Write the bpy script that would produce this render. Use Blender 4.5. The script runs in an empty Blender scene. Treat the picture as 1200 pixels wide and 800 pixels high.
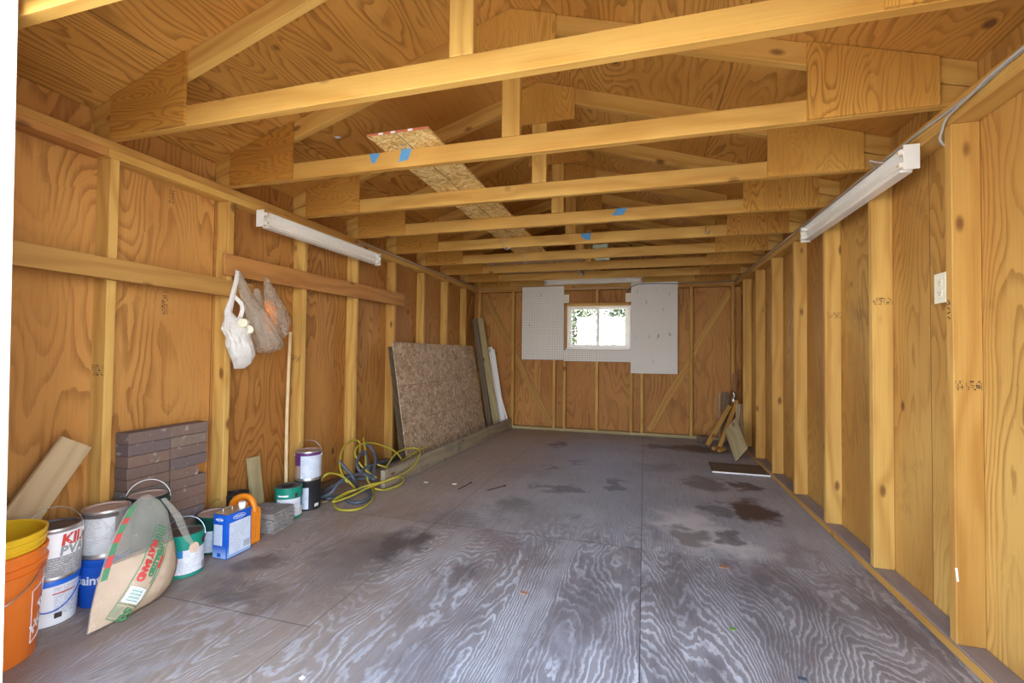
import bpy, bmesh, math, random
from mathutils import Vector, Matrix, noise as mnoise
random.seed(7)
SC = bpy.context.scene
COL = SC.collection
PI = math.pi
W, YB, H = 3.5527, 6.288, 1.9907       # room width, back sheathing, top of the wall plates
S = .6096                              # 24 inch spacing
RIDGE, SLOPE = 2.69, .308
V = Vector

# ------------------------------------------------------------------ node helpers
class NB:
    def __init__(s, name):
        s.m = bpy.data.materials.new(name); s.m.use_nodes = True
        s.t = s.m.node_tree; s.t.nodes.clear()
    def n(s, typ, **kw):
        nd = s.t.nodes.new(typ)
        for k, v in kw.items(): setattr(nd, k, v)
        return nd
    def put(s, sock, v):
        if v is None: return
        if hasattr(v, 'links') or isinstance(v, bpy.types.NodeSocket): s.t.links.new(v, sock)
        else:
            if sock.type == 'RGBA' and not hasattr(v, '__len__'): v = (v, v, v, 1)
            if sock.type == 'RGBA' and len(v) == 3: v = (*v, 1)
            sock.default_value = v
    def math(s, op, a, b=None, c=None, clamp=False):
        nd = s.n('ShaderNodeMath', operation=op, use_clamp=clamp)
        for i, v in enumerate((a, b, c)):
            if v is not None: s.put(nd.inputs[i], v)
        return nd.outputs[0]
    def vec(s, x, y, z):
        nd = s.n('ShaderNodeCombineXYZ')
        for i, v in enumerate((x, y, z)): s.put(nd.inputs[i], v)
        return nd.outputs[0]
    def vmath(s, op, a, b):
        nd = s.n('ShaderNodeVectorMath', operation=op)
        s.put(nd.inputs[0], a); s.put(nd.inputs[1], b)
        return nd.outputs[0]
    def sep(s, v):
        nd = s.n('ShaderNodeSeparateXYZ'); s.put(nd.inputs[0], v)
        return nd.outputs
    def mix(s, f, a, b, mode='MIX'):
        nd = s.n('ShaderNodeMix', data_type='RGBA', blend_type=mode, clamp_factor=True)
        s.put(nd.inputs[0], f); s.put(nd.inputs[6], a); s.put(nd.inputs[7], b)
        return nd.outputs[2]
    def noise(s, v, scale=1, detail=2, rough=.5, dist=0):
        nd = s.n('ShaderNodeTexNoise')
        s.put(nd.inputs['Vector'], v); nd.inputs['Scale'].default_value = scale
        nd.inputs['Detail'].default_value = detail; nd.inputs['Roughness'].default_value = rough
        nd.inputs['Distortion'].default_value = dist
        return nd.outputs[0]
    def voro(s, v, scale=1, out='Distance', feature='F1', rnd=1):
        nd = s.n('ShaderNodeTexVoronoi', feature=feature)
        s.put(nd.inputs['Vector'], v); nd.inputs['Scale'].default_value = scale
        nd.inputs['Randomness'].default_value = rnd
        return nd.outputs[out]
    def ramp(s, f, stops, interp='LINEAR'):
        nd = s.n('ShaderNodeValToRGB'); cr = nd.color_ramp; cr.interpolation = interp
        while len(cr.elements) < len(stops): cr.elements.new(.5)
        for e, (p, c) in zip(cr.elements, stops):
            e.position = p; e.color = (c, c, c, 1) if not hasattr(c, '__len__') else (*c[:3], 1)
        s.put(nd.inputs[0], f)
        return nd.outputs[0]
    def step(s, v, a, b):
        nd = s.n('ShaderNodeMapRange', interpolation_type='SMOOTHSTEP')
        s.put(nd.inputs[0], v); nd.inputs[1].default_value = a; nd.inputs[2].default_value = b
        return nd.outputs[0]
    def coords(s, rand=True):
        tc = s.n('ShaderNodeTexCoord').outputs['Object']
        if not rand: return tc
        r = s.n('ShaderNodeObjectInfo').outputs['Random']
        return s.vmath('ADD', tc, s.vec(s.math('MULTIPLY', r, 37.0), s.math('MULTIPLY', r, 91.0), s.math('MULTIPLY', r, 53.0)))
    def out(s, col, rough=.6, metal=0, bump=None, bdist=.002, spec=.4, bstr=.5, trans=0, alpha=1):
        p = s.n('ShaderNodeBsdfPrincipled')
        s.put(p.inputs['Base Color'], col); s.put(p.inputs['Roughness'], rough)
        p.inputs['Metallic'].default_value = metal; p.inputs['Specular IOR Level'].default_value = spec
        if bump is not None:
            b = s.n('ShaderNodeBump'); b.inputs['Distance'].default_value = bdist
            b.inputs['Strength'].default_value = bstr
            s.put(b.inputs['Height'], bump); s.t.links.new(b.outputs[0], p.inputs['Normal'])
        o = s.n('ShaderNodeOutputMaterial'); s.t.links.new(p.outputs[0], o.inputs[0])
        s.p = p
        return s.m

def plain(name, col, rough=.5, metal=0, var=.12, scale=30, spec=.4):
    b = NB(name); c = b.coords()
    f = b.noise(c, scale, 3, .6)
    lo = tuple(x * (1 - var) for x in col); hi = tuple(min(1, x * (1 + var)) for x in col)
    return b.out(b.mix(f, lo, hi), rough, metal, spec=spec)

def lumber_mat(name, dark, light, knot=(.16, .065, .02), knots=.55, axis='X', wear=0):
    """solid sawn timber, grain along the local axis"""
    b = NB(name); c = b.coords(); x, y, z = b.sep(c)
    al, a, d = {'X': (x, y, z), 'Y': (y, x, z), 'Z': (z, x, y)}[axis]
    wob = b.noise(b.vec(b.math('MULTIPLY', al, .9), b.math('MULTIPLY', a, 3.0), b.math('MULTIPLY', d, 3.0)), 1, 2)
    v2 = b.vec(b.math('MULTIPLY', al, 4.2), b.math('MULTIPLY', a, 9.5), b.math('MULTIPLY', d, 5.0))
    kd = b.voro(v2, 1)
    ring = b.math('ADD', b.math('MULTIPLY', wob, 26.0), b.math('MULTIPLY', b.math('ADD', a, b.math('MULTIPLY', d, .6)), 75.0))
    ring = b.math('ADD', ring, b.math('DIVIDE', .55, b.math('ADD', kd, .12)))
    band = b.math('MULTIPLY_ADD', b.math('SINE', ring), .5, .5)
    fine = b.noise(b.vec(b.math('MULTIPLY', al, 3.0), b.math('MULTIPLY', a, 160.0), b.math('MULTIPLY', d, 160.0)), 1, 2)
    big = b.noise(b.vec(al, b.math('MULTIPLY', a, 2.0), b.math('MULTIPLY', d, 2.0)), 1.1, 2)
    f = b.math('ADD', b.math('MULTIPLY', b.math('POWER', band, 2.0), .38), b.math('MULTIPLY', fine, .55))
    f = b.math('ADD', f, b.math('MULTIPLY', b.math('SUBTRACT', big, .5), .7))
    col = b.mix(f, light, dark)
    rn = b.n('ShaderNodeObjectInfo').outputs['Random']
    col = b.mix(b.math('MULTIPLY', rn, .35), col, b.mix(.5, dark, light, 'MULTIPLY'))
    kr = b.voro(v2, 1, 'Color'); kr = b.sep(kr)[0]
    km = b.math('MULTIPLY', b.math('SUBTRACT', 1.0, b.step(kd, .07, .19)), b.math('GREATER_THAN', kr, 1 - knots))
    col = b.mix(b.math('MULTIPLY', km, .85), col, knot)
    if wear:
        wn = b.noise(c, 6, 4, .65); col = b.mix(b.math('MULTIPLY', b.step(wn, .45, .7), wear), col, (.12, .13, .13))
    return b.out(col, .62, bump=b.math('SUBTRACT', fine, km), bdist=.0012, spec=.25)

def ply_mat(name, dark, mid, light, along='Z', across='XY', sheet=None, freq=1.0, rand=False, knots=.35, stain=0, tone=.28):
    """rotary cut plywood: contour grain, sparse knots"""
    b = NB(name); c = b.coords(rand); x, y, z = b.sep(c)
    d = {'X': x, 'Y': y, 'Z': z}
    al = d[along]
    ac = b.math('ADD', d[across[0]], d[across[1]]) if len(across) == 2 else d[across]
    if sheet:
        idx = b.math('FLOOR', b.math('DIVIDE', b.math('ADD', ac, sheet[1]), sheet[0]))
        if len(sheet) > 2:
            idx = b.math('ADD', idx, b.math('MULTIPLY', 7.0, b.math('FLOOR', b.math('DIVIDE', b.math('ADD', al, sheet[3]), sheet[2]))))
        rs = b.n('ShaderNodeTexWhiteNoise', noise_dimensions='1D'); b.put(rs.inputs['W'], idx)
        sh = rs.outputs['Value']
    else:
        sh = b.n('ShaderNodeObjectInfo').outputs['Random']
    off = b.math('MULTIPLY', sh, 61.0)
    h = b.noise(b.vec(b.math('MULTIPLY', ac, 2.6 * freq), b.math('MULTIPLY_ADD', al, .62 * freq, off), off), 1, 2.2, .45)
    kv = b.vec(b.math('MULTIPLY', ac, 3.4), b.math('MULTIPLY_ADD', al, 2.3, off), 0)
    kd = b.voro(kv, 1); kr = b.sep(b.voro(kv, 1, 'Color'))[0]
    kon = b.math('GREATER_THAN', kr, 1 - knots)
    pull = b.math('MULTIPLY', kon, b.math('DIVIDE', .06, b.math('ADD', kd, .06)))
    val = b.math('ADD', b.math('MULTIPLY', h, 30.0), b.math('MULTIPLY', ac, 9.0 * freq))
    val = b.math('ADD', val, b.math('MULTIPLY', b.noise(b.vec(b.math('MULTIPLY', ac, 22.0), b.math('MULTIPLY', al, 7.0), off), 1, 2), .55))
    val = b.math('ADD', val, b.math('MULTIPLY', pull, 2.2))
    fr = b.math('FRACT', val)
    line = b.math('MULTIPLY', b.step(fr, .35, .92), b.math('SUBTRACT', 1.0, b.step(fr, .93, 1.0)))
    fine = b.noise(b.vec(b.math('MULTIPLY', ac, 90.0), b.math('MULTIPLY', al, 5.0), off), 1, 3, .6)
    big = b.noise(b.vec(b.math('MULTIPLY', ac, 1.5), b.math('MULTIPLY', al, .8), off), 1.2, 2)
    str_ = b.step(b.noise(b.vec(b.math('MULTIPLY', ac, 1.7), al, b.math('ADD', off, 9.0)), 1, 1), .3, .62)
    f = b.math('MULTIPLY', line, b.math('MULTIPLY_ADD', str_, .44, .10))
    f = b.math('ADD', f, b.math('MULTIPLY', b.math('SUBTRACT', fine, .5), .75))
    col = b.mix(f, b.mix(b.step(big, .32, .68), light, mid), dark)
    col = b.mix(b.math('MULTIPLY', sh, tone), col, b.mix(1, mid, col, 'MULTIPLY'))
    if stain:
        sn = b.noise(c, 2.4, 5, .7); col = b.mix(b.math('MULTIPLY', b.step(sn, .55, .75), stain), col, (.11, .05, .025))
    km = b.math('MULTIPLY', b.math('SUBTRACT', 1.0, b.step(kd, .035, .085)), kon)
    col = b.mix(b.math('MULTIPLY', km, .85), col, (.11, .04, .015))
    if sheet:
        sf = b.math('FRACT', b.math('DIVIDE', b.math('ADD', ac, sheet[1]), sheet[0]))
        seam = b.math('LESS_THAN', sf, .0035)
        if len(sheet) > 2:
            s2 = b.math('FRACT', b.math('DIVIDE', b.math('ADD', al, sheet[3]), sheet[2]))
            seam = b.math('MAXIMUM', seam, b.math('LESS_THAN', s2, .0018))
        col = b.mix(b.math('MULTIPLY', seam, .8), col, (.05, .025, .012))
    return b.out(col, .6, bump=f, bdist=.0008, spec=.25)

def osb_mat(name, cols, lines=None, sc=1.0):
    b = NB(name); c = b.coords(False)
    warp = b.n('ShaderNodeTexNoise'); b.put(warp.inputs['Vector'], c); warp.inputs['Scale'].default_value = 9
    w = b.vmath('MULTIPLY', warp.outputs['Color'], (.35, .35, .35))
    v1 = b.vmath('MULTIPLY', b.vmath('ADD', c, w), (34 * sc, 90 * sc, 34 * sc))
    v2 = b.vmath('MULTIPLY', b.vmath('SUBTRACT', c, w), (80 * sc, 26 * sc, 60 * sc))
    a = b.sep(b.voro(v1, 1, 'Color'))[0]; d = b.sep(b.voro(v2, 1, 'Color'))[1]
    pick = b.math('GREATER_THAN', b.noise(c, 26, 2), .5)
    f = b.math('ADD', b.math('MULTIPLY', a, pick), b.math('MULTIPLY', d, b.math('SUBTRACT', 1.0, pick)))
    n2 = b.noise(c, 120, 2)
    f2 = b.math('ADD', b.math('MULTIPLY', f, .8), b.math('MULTIPLY', n2, .3))
    col = b.ramp(f2, [(0.05, cols[0]), (.45, cols[1]), (.75, cols[2]), (1, cols[3])])
    if lines:
        p = b.sep(c); m = None
        for ax, pos, wd in lines:
            q = b.math('LESS_THAN', b.math('ABSOLUTE', b.math('SUBTRACT', p[ax], pos)), wd)
            m = q if m is None else b.math('MAXIMUM', m, q)
        m = b.math('MULTIPLY', m, b.math('MULTIPLY_ADD', b.noise(c, 15, 2), .6, .25))
        col = b.mix(m, col, (.02, .015, .012))
    return b.out(col, .7, bump=f2, bdist=.001, spec=.25)

# ------------------------------------------------------------------ mesh helpers
class MB:
    def __init__(s): s.b = bmesh.new()
    def box(s, x0, x1, y0, y1, z0, z1, bev=0):
        g = bmesh.ops.create_cube(s.b, size=1)
        for v in g['verts']:
            v.co = V(((x0 + x1) / 2 + v.co.x * (x1 - x0), (y0 + y1) / 2 + v.co.y * (y1 - y0), (z0 + z1) / 2 + v.co.z * (z1 - z0)))
        if bev:
            es = list({e for v in g['verts'] for e in v.link_edges})
            bmesh.ops.bevel(s.b, geom=es, offset=bev, segments=2 if bev > .004 else 1, affect='EDGES', profile=.5)
        return s
    def obox(s, c, ax, ay, az, bev=0):
        """box from centre and three half-axis vectors"""
        n0 = len(s.b.verts)
        t = MB().box(-1, 1, -1, 1, -1, 1)
        lx, ly, lz = ax.length, ay.length, az.length
        m = Matrix((ax.normalized(), ay.normalized(), az.normalized())).transposed().to_4x4()
        m.translation = c
        t.b.free(); t = MB().box(-lx, lx, -ly, ly, -lz, lz, bev)
        s.join(t, m)
        return s
    def join(s, other, m=None):
        if m is not None: other.b.transform(m)
        me = bpy.data.meshes.new('tmp'); other.b.to_mesh(me); other.b.free()
        s.b.from_mesh(me); bpy.data.meshes.remove(me)
        return s
    def prism(s, pts, axis, a0, a1):
        """polygon pts in the plane normal to axis, extruded a0..a1"""
        def P(p, a): return V((a, p[0], p[1])) if axis == 'X' else V((p[0], a, p[1])) if axis == 'Y' else V((p[0], p[1], a))
        lo = [s.b.verts.new(P(p, a0)) for p in pts]; hi = [s.b.verts.new(P(p, a1)) for p in pts]
        s.b.faces.new(lo); s.b.faces.new(hi[::-1])
        for i in range(len(pts)):
            j = (i + 1) % len(pts); s.b.faces.new((lo[i], hi[i], hi[j], lo[j]))
        bmesh.ops.recalc_face_normals(s.b, faces=s.b.faces[:])
        return s
    def lathe(s, prof, c=(0, 0), z0=0, n=40, a0=0, a1=2 * PI, m=None):
        full = abs(a1 - a0 - 2 * PI) < 1e-6
        k = n if full else n + 1
        rings = []
        for r, z in prof:
            if r < 1e-6: rings.append([s.b.verts.new((c[0], c[1], z0 + z))]); continue
            rings.append([s.b.verts.new((c[0] + r * math.cos(a0 + (a1 - a0) * i / n), c[1] + r * math.sin(a0 + (a1 - a0) * i / n), z0 + z)) for i in range(k)])
        for p, q in zip(rings, rings[1:]):
            for i in range(n):
                j = (i + 1) % k
                if len(p) == 1 and len(q) == 1: continue
                if len(p) == 1: s.b.faces.new((p[0], q[j], q[i]))
                elif len(q) == 1: s.b.faces.new((p[i], p[j], q[0]))
                else: s.b.faces.new((p[i], p[j], q[j], q[i]))
        return s
    def tube(s, pts, r, n=8, smooth=True, closed=False, flat=1.0):
        pts = [V(p) for p in pts]
        if smooth and len(pts) > 2:
            q = []; N = len(pts); rng = range(N if closed else N - 1)
            for i in rng:
                p0 = pts[(i - 1) % N] if closed or i > 0 else pts[i]
                p1, p2 = pts[i], pts[(i + 1) % N]
                p3 = pts[(i + 2) % N] if closed or i + 2 < N else p2
                for t in (0, .2, .4, .6, .8):
                    q.append(.5 * ((2 * p1) + (-p0 + p2) * t + (2 * p0 - 5 * p1 + 4 * p2 - p3) * t * t + (-p0 + 3 * p1 - 3 * p2 + p3) * t ** 3))
            if not closed: q.append(pts[-1])
            pts = q
        rings = []; up = None
        for i, p in enumerate(pts):
            a = pts[i - 1] if i > 0 or closed else p; c = pts[(i + 1) % len(pts)] if i < len(pts) - 1 or closed else p
            t = (c - a).normalized()
            if up is None: up = t.orthogonal().normalized()
            up = (up - t * up.dot(t)).normalized(); sd = t.cross(up)
            rr = r[i * len(r) // len(pts)] if hasattr(r, '__len__') else r
            rings.append([s.b.verts.new(p + (up * math.cos(2 * PI * k / n) + sd * math.sin(2 * PI * k / n) * flat) * rr) for k in range(n)])
        m = len(rings)
        for i in range(m if closed else m - 1):
            p, q = rings[i], rings[(i + 1) % m]
            for k in range(n): s.b.faces.new((p[k], p[(k + 1) % n], q[(k + 1) % n], q[k]))
        if not closed:
            s.b.faces.new(rings[0][::-1]); s.b.faces.new(rings[-1])
        return s
    def loft(s, rings, cap=True):
        R = [[s.b.verts.new(p) for p in r] for r in rings]; n = len(R[0])
        for p, q in zip(R, R[1:]):
            for k in range(n): s.b.faces.new((p[k], p[(k + 1) % n], q[(k + 1) % n], q[k]))
        if cap:
            s.b.faces.new(R[0][::-1]); s.b.faces.new(R[-1])
        return s
    def build(s, name, mat, parent=None, smooth=None, mw=None, recalc=True):
        if recalc: bmesh.ops.recalc_face_normals(s.b, faces=s.b.faces[:])
        me = bpy.data.meshes.new(name); 
        s.b.to_mesh(me); s.b.free()
        if smooth is not None:
            for p in me.polygons: p.use_smooth = True
            me.set_sharp_from_angle(angle=math.radians(smooth))
        me.materials.append(mat)
        o = bpy.data.objects.new(name, me); COL.objects.link(o)
        if mw is not None: o.matrix_world = mw
        if parent is not None:
            o.parent = parent
            pm = Matrix.Identity(4); q = parent; ch = []
            while q is not None: ch.append(q); q = q.parent
            for q in reversed(ch): pm = pm @ q.matrix_basis
            o.matrix_basis = pm.inverted() @ (mw if mw is not None else Matrix.Identity(4))
        return o

def tag(o, label, cat, group=None, kind=None):
    if label: o['label'] = label
    if cat: o['category'] = cat
    if group: o['group'] = group
    if kind: o['kind'] = kind
    return o
def thing(name, label, cat, loc=(0, 0, 0), group=None):
    o = bpy.data.objects.new(name, None); COL.objects.link(o); o.location = loc; o.empty_display_size = .1
    return tag(o, label, cat, group)
def struct(o):
    o['kind'] = 'structure'; return o

def lum_frame(a, b, wdir):
    a, b = V(a), V(b); X = (b - a).normalized(); Y = V(wdir); Y = (Y - X * Y.dot(X)).normalized(); Z = X.cross(Y)
    m = Matrix((X, Y, Z)).transposed().to_4x4(); m.translation = (a + b) / 2
    return m, (b - a).length
def lumber(name, a, b, w, t, wdir, mat, parent=None, bev=.0025):
    """timber from a to b (centre line), width w along wdir, thickness t"""
    m, L = lum_frame(a, b, wdir)
    return MB().box(-L / 2, L / 2, -w / 2, w / 2, -t / 2, t / 2, bev).build(name, mat, parent, mw=m)

def text_mb(body, size, bold=0.0, spacing=1.0, shear=0):
    cu = bpy.data.curves.new('lettering', 'FONT'); cu.body = body; cu.size = size; cu.offset = bold
    cu.align_x = 'LEFT'; cu.space_character = spacing; cu.shear = shear; cu.resolution_u = 3
    o = bpy.data.objects.new('lettering', cu); COL.objects.link(o)
    dg = bpy.context.evaluated_depsgraph_get(); dg.update()
    me = bpy.data.meshes.new_from_object(o.evaluated_get(dg))
    bpy.data.objects.remove(o); bpy.data.curves.remove(cu)
    mb = MB(); mb.b.from_mesh(me); bpy.data.meshes.remove(me)
    return mb
def warp(mb, fn):
    for v in mb.b.verts: v.co = fn(v.co.x, v.co.y)
    return mb

# ------------------------------------------------------------------ materials
M = {}
YD, YL = (.42, .20, .040), (.70, .445, .125)
M['stud'] = lumber_mat('stud_pine', YD, YL, knots=.5)
M['truss'] = lumber_mat('truss_pine', (.46, .225, .042), (.74, .465, .125), knots=.4)
M['plate'] = lumber_mat('plate_pine', (.37, .17, .036), (.62, .355, .095), knots=.3)
M['fir'] = lumber_mat('wall_board_fir', (.33, .16, .040), (.54, .31, .085), knots=.4)
M['red'] = lumber_mat('reddish_board', (.33, .13, .036), (.55, .27, .075), knots=.3)
M['pale'] = lumber_mat('pale_board', (.40, .27, .13), (.60, .45, .26), knots=.1)
M['pale2'] = lumber_mat('treated_board', (.33, .26, .12), (.52, .43, .23), knots=.4, wear=.15)
M['weather'] = lumber_mat('weathered_plank', (.27, .22, .14), (.46, .38, .25), knots=.5, wear=.6)
M['dusty'] = lumber_mat('dusty_sole_plate', (.26, .21, .19), (.40, .345, .32), knots=.1)
M['dark'] = lumber_mat('dark_old_wood', (.10, .075, .05), (.22, .16, .10), knots=.4)
M['brown'] = lumber_mat('brown_stick', (.22, .09, .03), (.36, .17, .06), knots=.2)
M['dowel'] = lumber_mat('pale_dowel', (.62, .44, .22), (.78, .60, .34), knots=0)
M['ply_l'] = ply_mat('plywood_left_wall', (.18, .062, .012), (.45, .205, .05), (.57, .29, .078), 'Z', 'XY', (1.2192, .39))
M['ply_r'] = ply_mat('plywood_right_wall', (.24, .10, .02), (.48, .25, .06), (.64, .385, .105), 'Z', 'XY', (1.2192, .2), stain=.45, knots=.5)
M['ply_b'] = ply_mat('plywood_back_wall', (.20, .075, .018), (.46, .21, .055), (.56, .285, .08), 'Z', 'XY', (1.2192, .02), stain=.3, freq=.8)
M['roof'] = ply_mat('roof_plywood', (.20, .07, .010), (.53, .255, .05), (.67, .36, .082), 'Y', 'X', (1.16, .71, 1.2192, .36), freq=1.25, knots=.65)
M['gus'] = ply_mat('gusset_plywood', (.22, .08, .012), (.52, .25, .042), (.68, .37, .078), 'Z', 'X', None, freq=2.2, rand=True)
M['gus2'] = ply_mat('gusset_plywood_cross', (.22, .08, .012), (.52, .25, .042), (.68, .37, .078), 'X', 'Z', None, freq=2.2, rand=True)
M['scrap'] = ply_mat('scrap_plywood', (.24, .15, .07), (.40, .29, .16), (.52, .41, .25), 'X', 'Y', None, freq=2, rand=True)
M['white'] = plain('white_enamel', (.88, .86, .78), .35, var=.04)
M['offwhite'] = plain('ivory_plastic', (.78, .73, .55), .4, var=.03)
M['whitepaint'] = plain('white_painted_wood', (.82, .81, .78), .5, var=.05, scale=8)
M['metal'] = plain('steel', (.55, .55, .55), .32, 1, var=.1)
M['tin'] = plain('tinplate', (.62, .60, .57), .38, .9, var=.15, scale=14)
M['brass'] = plain('socket_tan', (.62, .45, .20), .4, var=.1)
M['black'] = plain('black_plastic', (.02, .02, .022), .45, var=.2)
M['graycable'] = plain('grey_cable_sheath', (.42, .41, .38), .5, var=.08)
M['tape'] = plain('blue_masking_tape', (.10, .31, .56), .7, var=.08)
M['ink'] = plain('black_ink', (.055, .04, .03), .8, var=.2)
M['osb'] = osb_mat('osb_leaning', [(.26, .165, .09), (.44, .31, .19), (.56, .42, .27), (.72, .58, .41)],
    [(1, 4.10 + .405 * k, .0018) for k in range(5)] + [(2, .40, .0022), (2, .73, .0022)], .42)
M['osb2'] = osb_mat('osb_plank', [(.34, .17, .04), (.66, .42, .13), (.78, .55, .22), (.88, .70, .36)], [(1, 2.08 + .405 * k, .0022) for k in range(6)] + [(0, 1.27, .004)], .55)
M['osbedge'] = plain('red_sealed_edge', (.55, .16, .07), .7, var=.1)
M['orange'] = plain('orange_plastic', (.80, .19, .02), .38, var=.06, scale=8)
M['yellow'] = plain('yellow_plastic', (.80, .50, .02), .38, var=.08, scale=8)
M['blue'] = plain('blue_enamel', (.012, .10, .50), .35, var=.08)
M['bluelid'] = plain('blue_lid_plastic', (.02, .14, .62), .38, var=.06)
M['green'] = plain('teal_green_label', (.01, .24, .16), .4, var=.08)
M['dkgreen'] = plain('dark_green_label', (.008, .06, .04), .4, var=.1)
M['jug'] = plain('orange_jug_plastic', (.86, .26, .015), .35, var=.05, scale=6)
M['lidbrown'] = plain('dried_paint_lid', (.40, .28, .21), .6, var=.35, scale=18)
M['liddark'] = plain('dark_stained_lid', (.09, .07, .06), .5, var=.6, scale=22)
M['redink'] = plain('red_print', (.60, .06, .045), .5, var=.05)
M['greyink'] = plain('grey_print', (.30, .30, .30), .5, var=.05)
M['greyband'] = plain('grey_label', (.33, .32, .31), .5, var=.05)
M['whiteink'] = plain('white_print', (.85, .85, .85), .5, var=.03)
M['greenink'] = plain('green_print', (.07, .25, .10), .5, var=.05)
M['purple'] = plain('purple_label', (.12, .03, .15), .4, var=.2)
M['cyan'] = plain('blue_label_patch', (.02, .22, .45), .4, var=.05)
M['peach'] = plain('peach_sticker', (.70, .50, .35), .5, var=.2, scale=60)
M['hosey'] = plain('yellow_hose_rubber', (.43, .36, .035), .42, var=.15)
M['hoseg'] = plain('grey_hose_rubber', (.085, .10, .12), .5, var=.2)
M['tile'] = plain('grey_slate', (.27, .25, .225), .85, var=.3, scale=25)
M['sand'] = plain('play_sand', (.62, .44, .28), .9, var=.12, scale=90)
M['leafdead'] = plain('dry_leaf', (.35, .18, .10), .8, var=.3)

def printed(name, bg, ink, pitch=.0075, amt=.55):
    """small illegible print: broken horizontal rules"""
    b = NB(name); c = b.coords(False); x, y, z = b.sep(c)
    row = b.math('FRACT', b.math('DIVIDE', z, pitch))
    ln = b.math('LESS_THAN', b.math('ABSOLUTE', b.math('SUBTRACT', row, .5)), .22)
    idx = b.math('FLOOR', b.math('DIVIDE', z, pitch))
    ltr = b.math('GREATER_THAN', b.noise(b.vec(b.math('MULTIPLY', x, 260.0), b.math('MULTIPLY', y, 260.0), b.math('MULTIPLY', idx, 3.7)), 1, 1), .47)
    blk = b.math('GREATER_THAN', b.noise(b.vec(b.math('MULTIPLY', x, 22.0), b.math('MULTIPLY', y, 22.0), b.math('MULTIPLY', z, 30.0)), 1, 0), .45)
    m = b.math('MULTIPLY', b.math('MULTIPLY', ln, ltr), b.math('MULTIPLY', blk, amt))
    return b.out(b.mix(m, bg, ink), .45, spec=.4)
M['print_w'] = printed('white_printed_label', (.74, .74, .76), (.25, .26, .30))
M['print_w2'] = printed('pale_blue_printed_label', (.62, .68, .76), (.28, .33, .42), .006)
M['print_g'] = printed('grey_printed_label', (.30, .29, .28), (.65, .65, .65), .009, .7)
M['print_s'] = printed('silver_printed_label', (.55, .54, .52), (.28, .28, .29), .006, .8)

def pegboard_mat():
    b = NB('white_pegboard'); c = b.coords(False); x, y, z = b.sep(c)
    fx = b.math('SUBTRACT', b.math('FRACT', b.math('DIVIDE', x, .0254)), .5)
    fz = b.math('SUBTRACT', b.math('FRACT', b.math('DIVIDE', z, .0254)), .5)
    d = b.math('SQRT', b.math('ADD', b.math('MULTIPLY', fx, fx), b.math('MULTIPLY', fz, fz)))
    hole = b.math('LESS_THAN', d, .185)
    dirt = b.noise(c, 3, 3)
    col = b.mix(hole, b.mix(dirt, (.72, .69, .62), (.82, .80, .74)), (.10, .06, .035))
    return b.out(col, .5)
M['peg'] = pegboard_mat()

def brick_mat():
    b = NB('weathered_paver'); c = b.coords(); r = b.n('ShaderNodeObjectInfo').outputs['Random']
    base = b.ramp(r, [(0, (.20, .13, .10)), (.25, (.25, .155, .11)), (.5, (.17, .13, .12)), (.75, (.28, .18, .12)), (1, (.23, .19, .145))])
    n = b.noise(c, 35, 4, .7)
    col = b.mix(b.math('MULTIPLY', n, .6), base, (.10, .07, .06))
    m = b.step(b.noise(c, 14, 5, .7), .60, .68)
    col = b.mix(b.math('MULTIPLY', m, .55), col, (.50, .46, .42))
    return b.out(col, .85, bump=n, bdist=.003, spec=.2)
M['brick'] = brick_mat()

def plastic(name, col, op=.5, rough=.28, wr=10):
    b = NB(name); c = b.coords()
    w = b.noise(c, wr, 4, .6, 1.2)
    p = b.n('ShaderNodeBsdfPrincipled'); b.put(p.inputs['Base Color'], col); p.inputs['Roughness'].default_value = rough
    bp = b.n('ShaderNodeBump'); bp.inputs['Distance'].default_value = .012; bp.inputs['Strength'].default_value = .8
    b.put(bp.inputs['Height'], w); b.t.links.new(bp.outputs[0], p.inputs['Normal'])
    tl = b.n('ShaderNodeBsdfTranslucent'); b.put(tl.inputs[0], col)
    tr = b.n('ShaderNodeBsdfTransparent')
    m1 = b.n('ShaderNodeMixShader'); m1.inputs[0].default_value = .35
    b.t.links.new(p.outputs[0], m1.inputs[1]); b.t.links.new(tl.outputs[0], m1.inputs[2])
    m2 = b.n('ShaderNodeMixShader'); b.put(m2.inputs[0], b.math('MULTIPLY_ADD', w, .3, op - .15))
    b.t.links.new(tr.outputs[0], m2.inputs[1]); b.t.links.new(m1.outputs[0], m2.inputs[2])
    o = b.n('ShaderNodeOutputMaterial'); b.t.links.new(m2.outputs[0], o.inputs[0])
    return b.m
M['bag_clear'] = plastic('cloudy_clear_plastic', (.80, .76, .64), .27, .14, 15)
M['bag_grey'] = plastic('grey_translucent_plastic', (.66, .57, .44), .42, .16, 26)
M['bag_white'] = plastic('white_plastic_bag', (.92, .90, .84), .96, .25, 30)
M['bag_smoky'] = plastic('smoky_clear_plastic', (.62, .54, .42), .40, .12, 30)

def glass_mat():
    b = NB('window_glass'); tr = b.n('ShaderNodeBsdfTransparent'); gl = b.n('ShaderNodeBsdfGlossy'); gl.inputs['Roughness'].default_value = .02
    mx = b.n('ShaderNodeMixShader'); mx.inputs[0].default_value = .06
    b.t.links.new(tr.outputs[0], mx.inputs[1]); b.t.links.new(gl.outputs[0], mx.inputs[2])
    o = b.n('ShaderNodeOutputMaterial'); b.t.links.new(mx.outputs[0], o.inputs[0])
    return b.m
M['glass'] = glass_mat()

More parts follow.
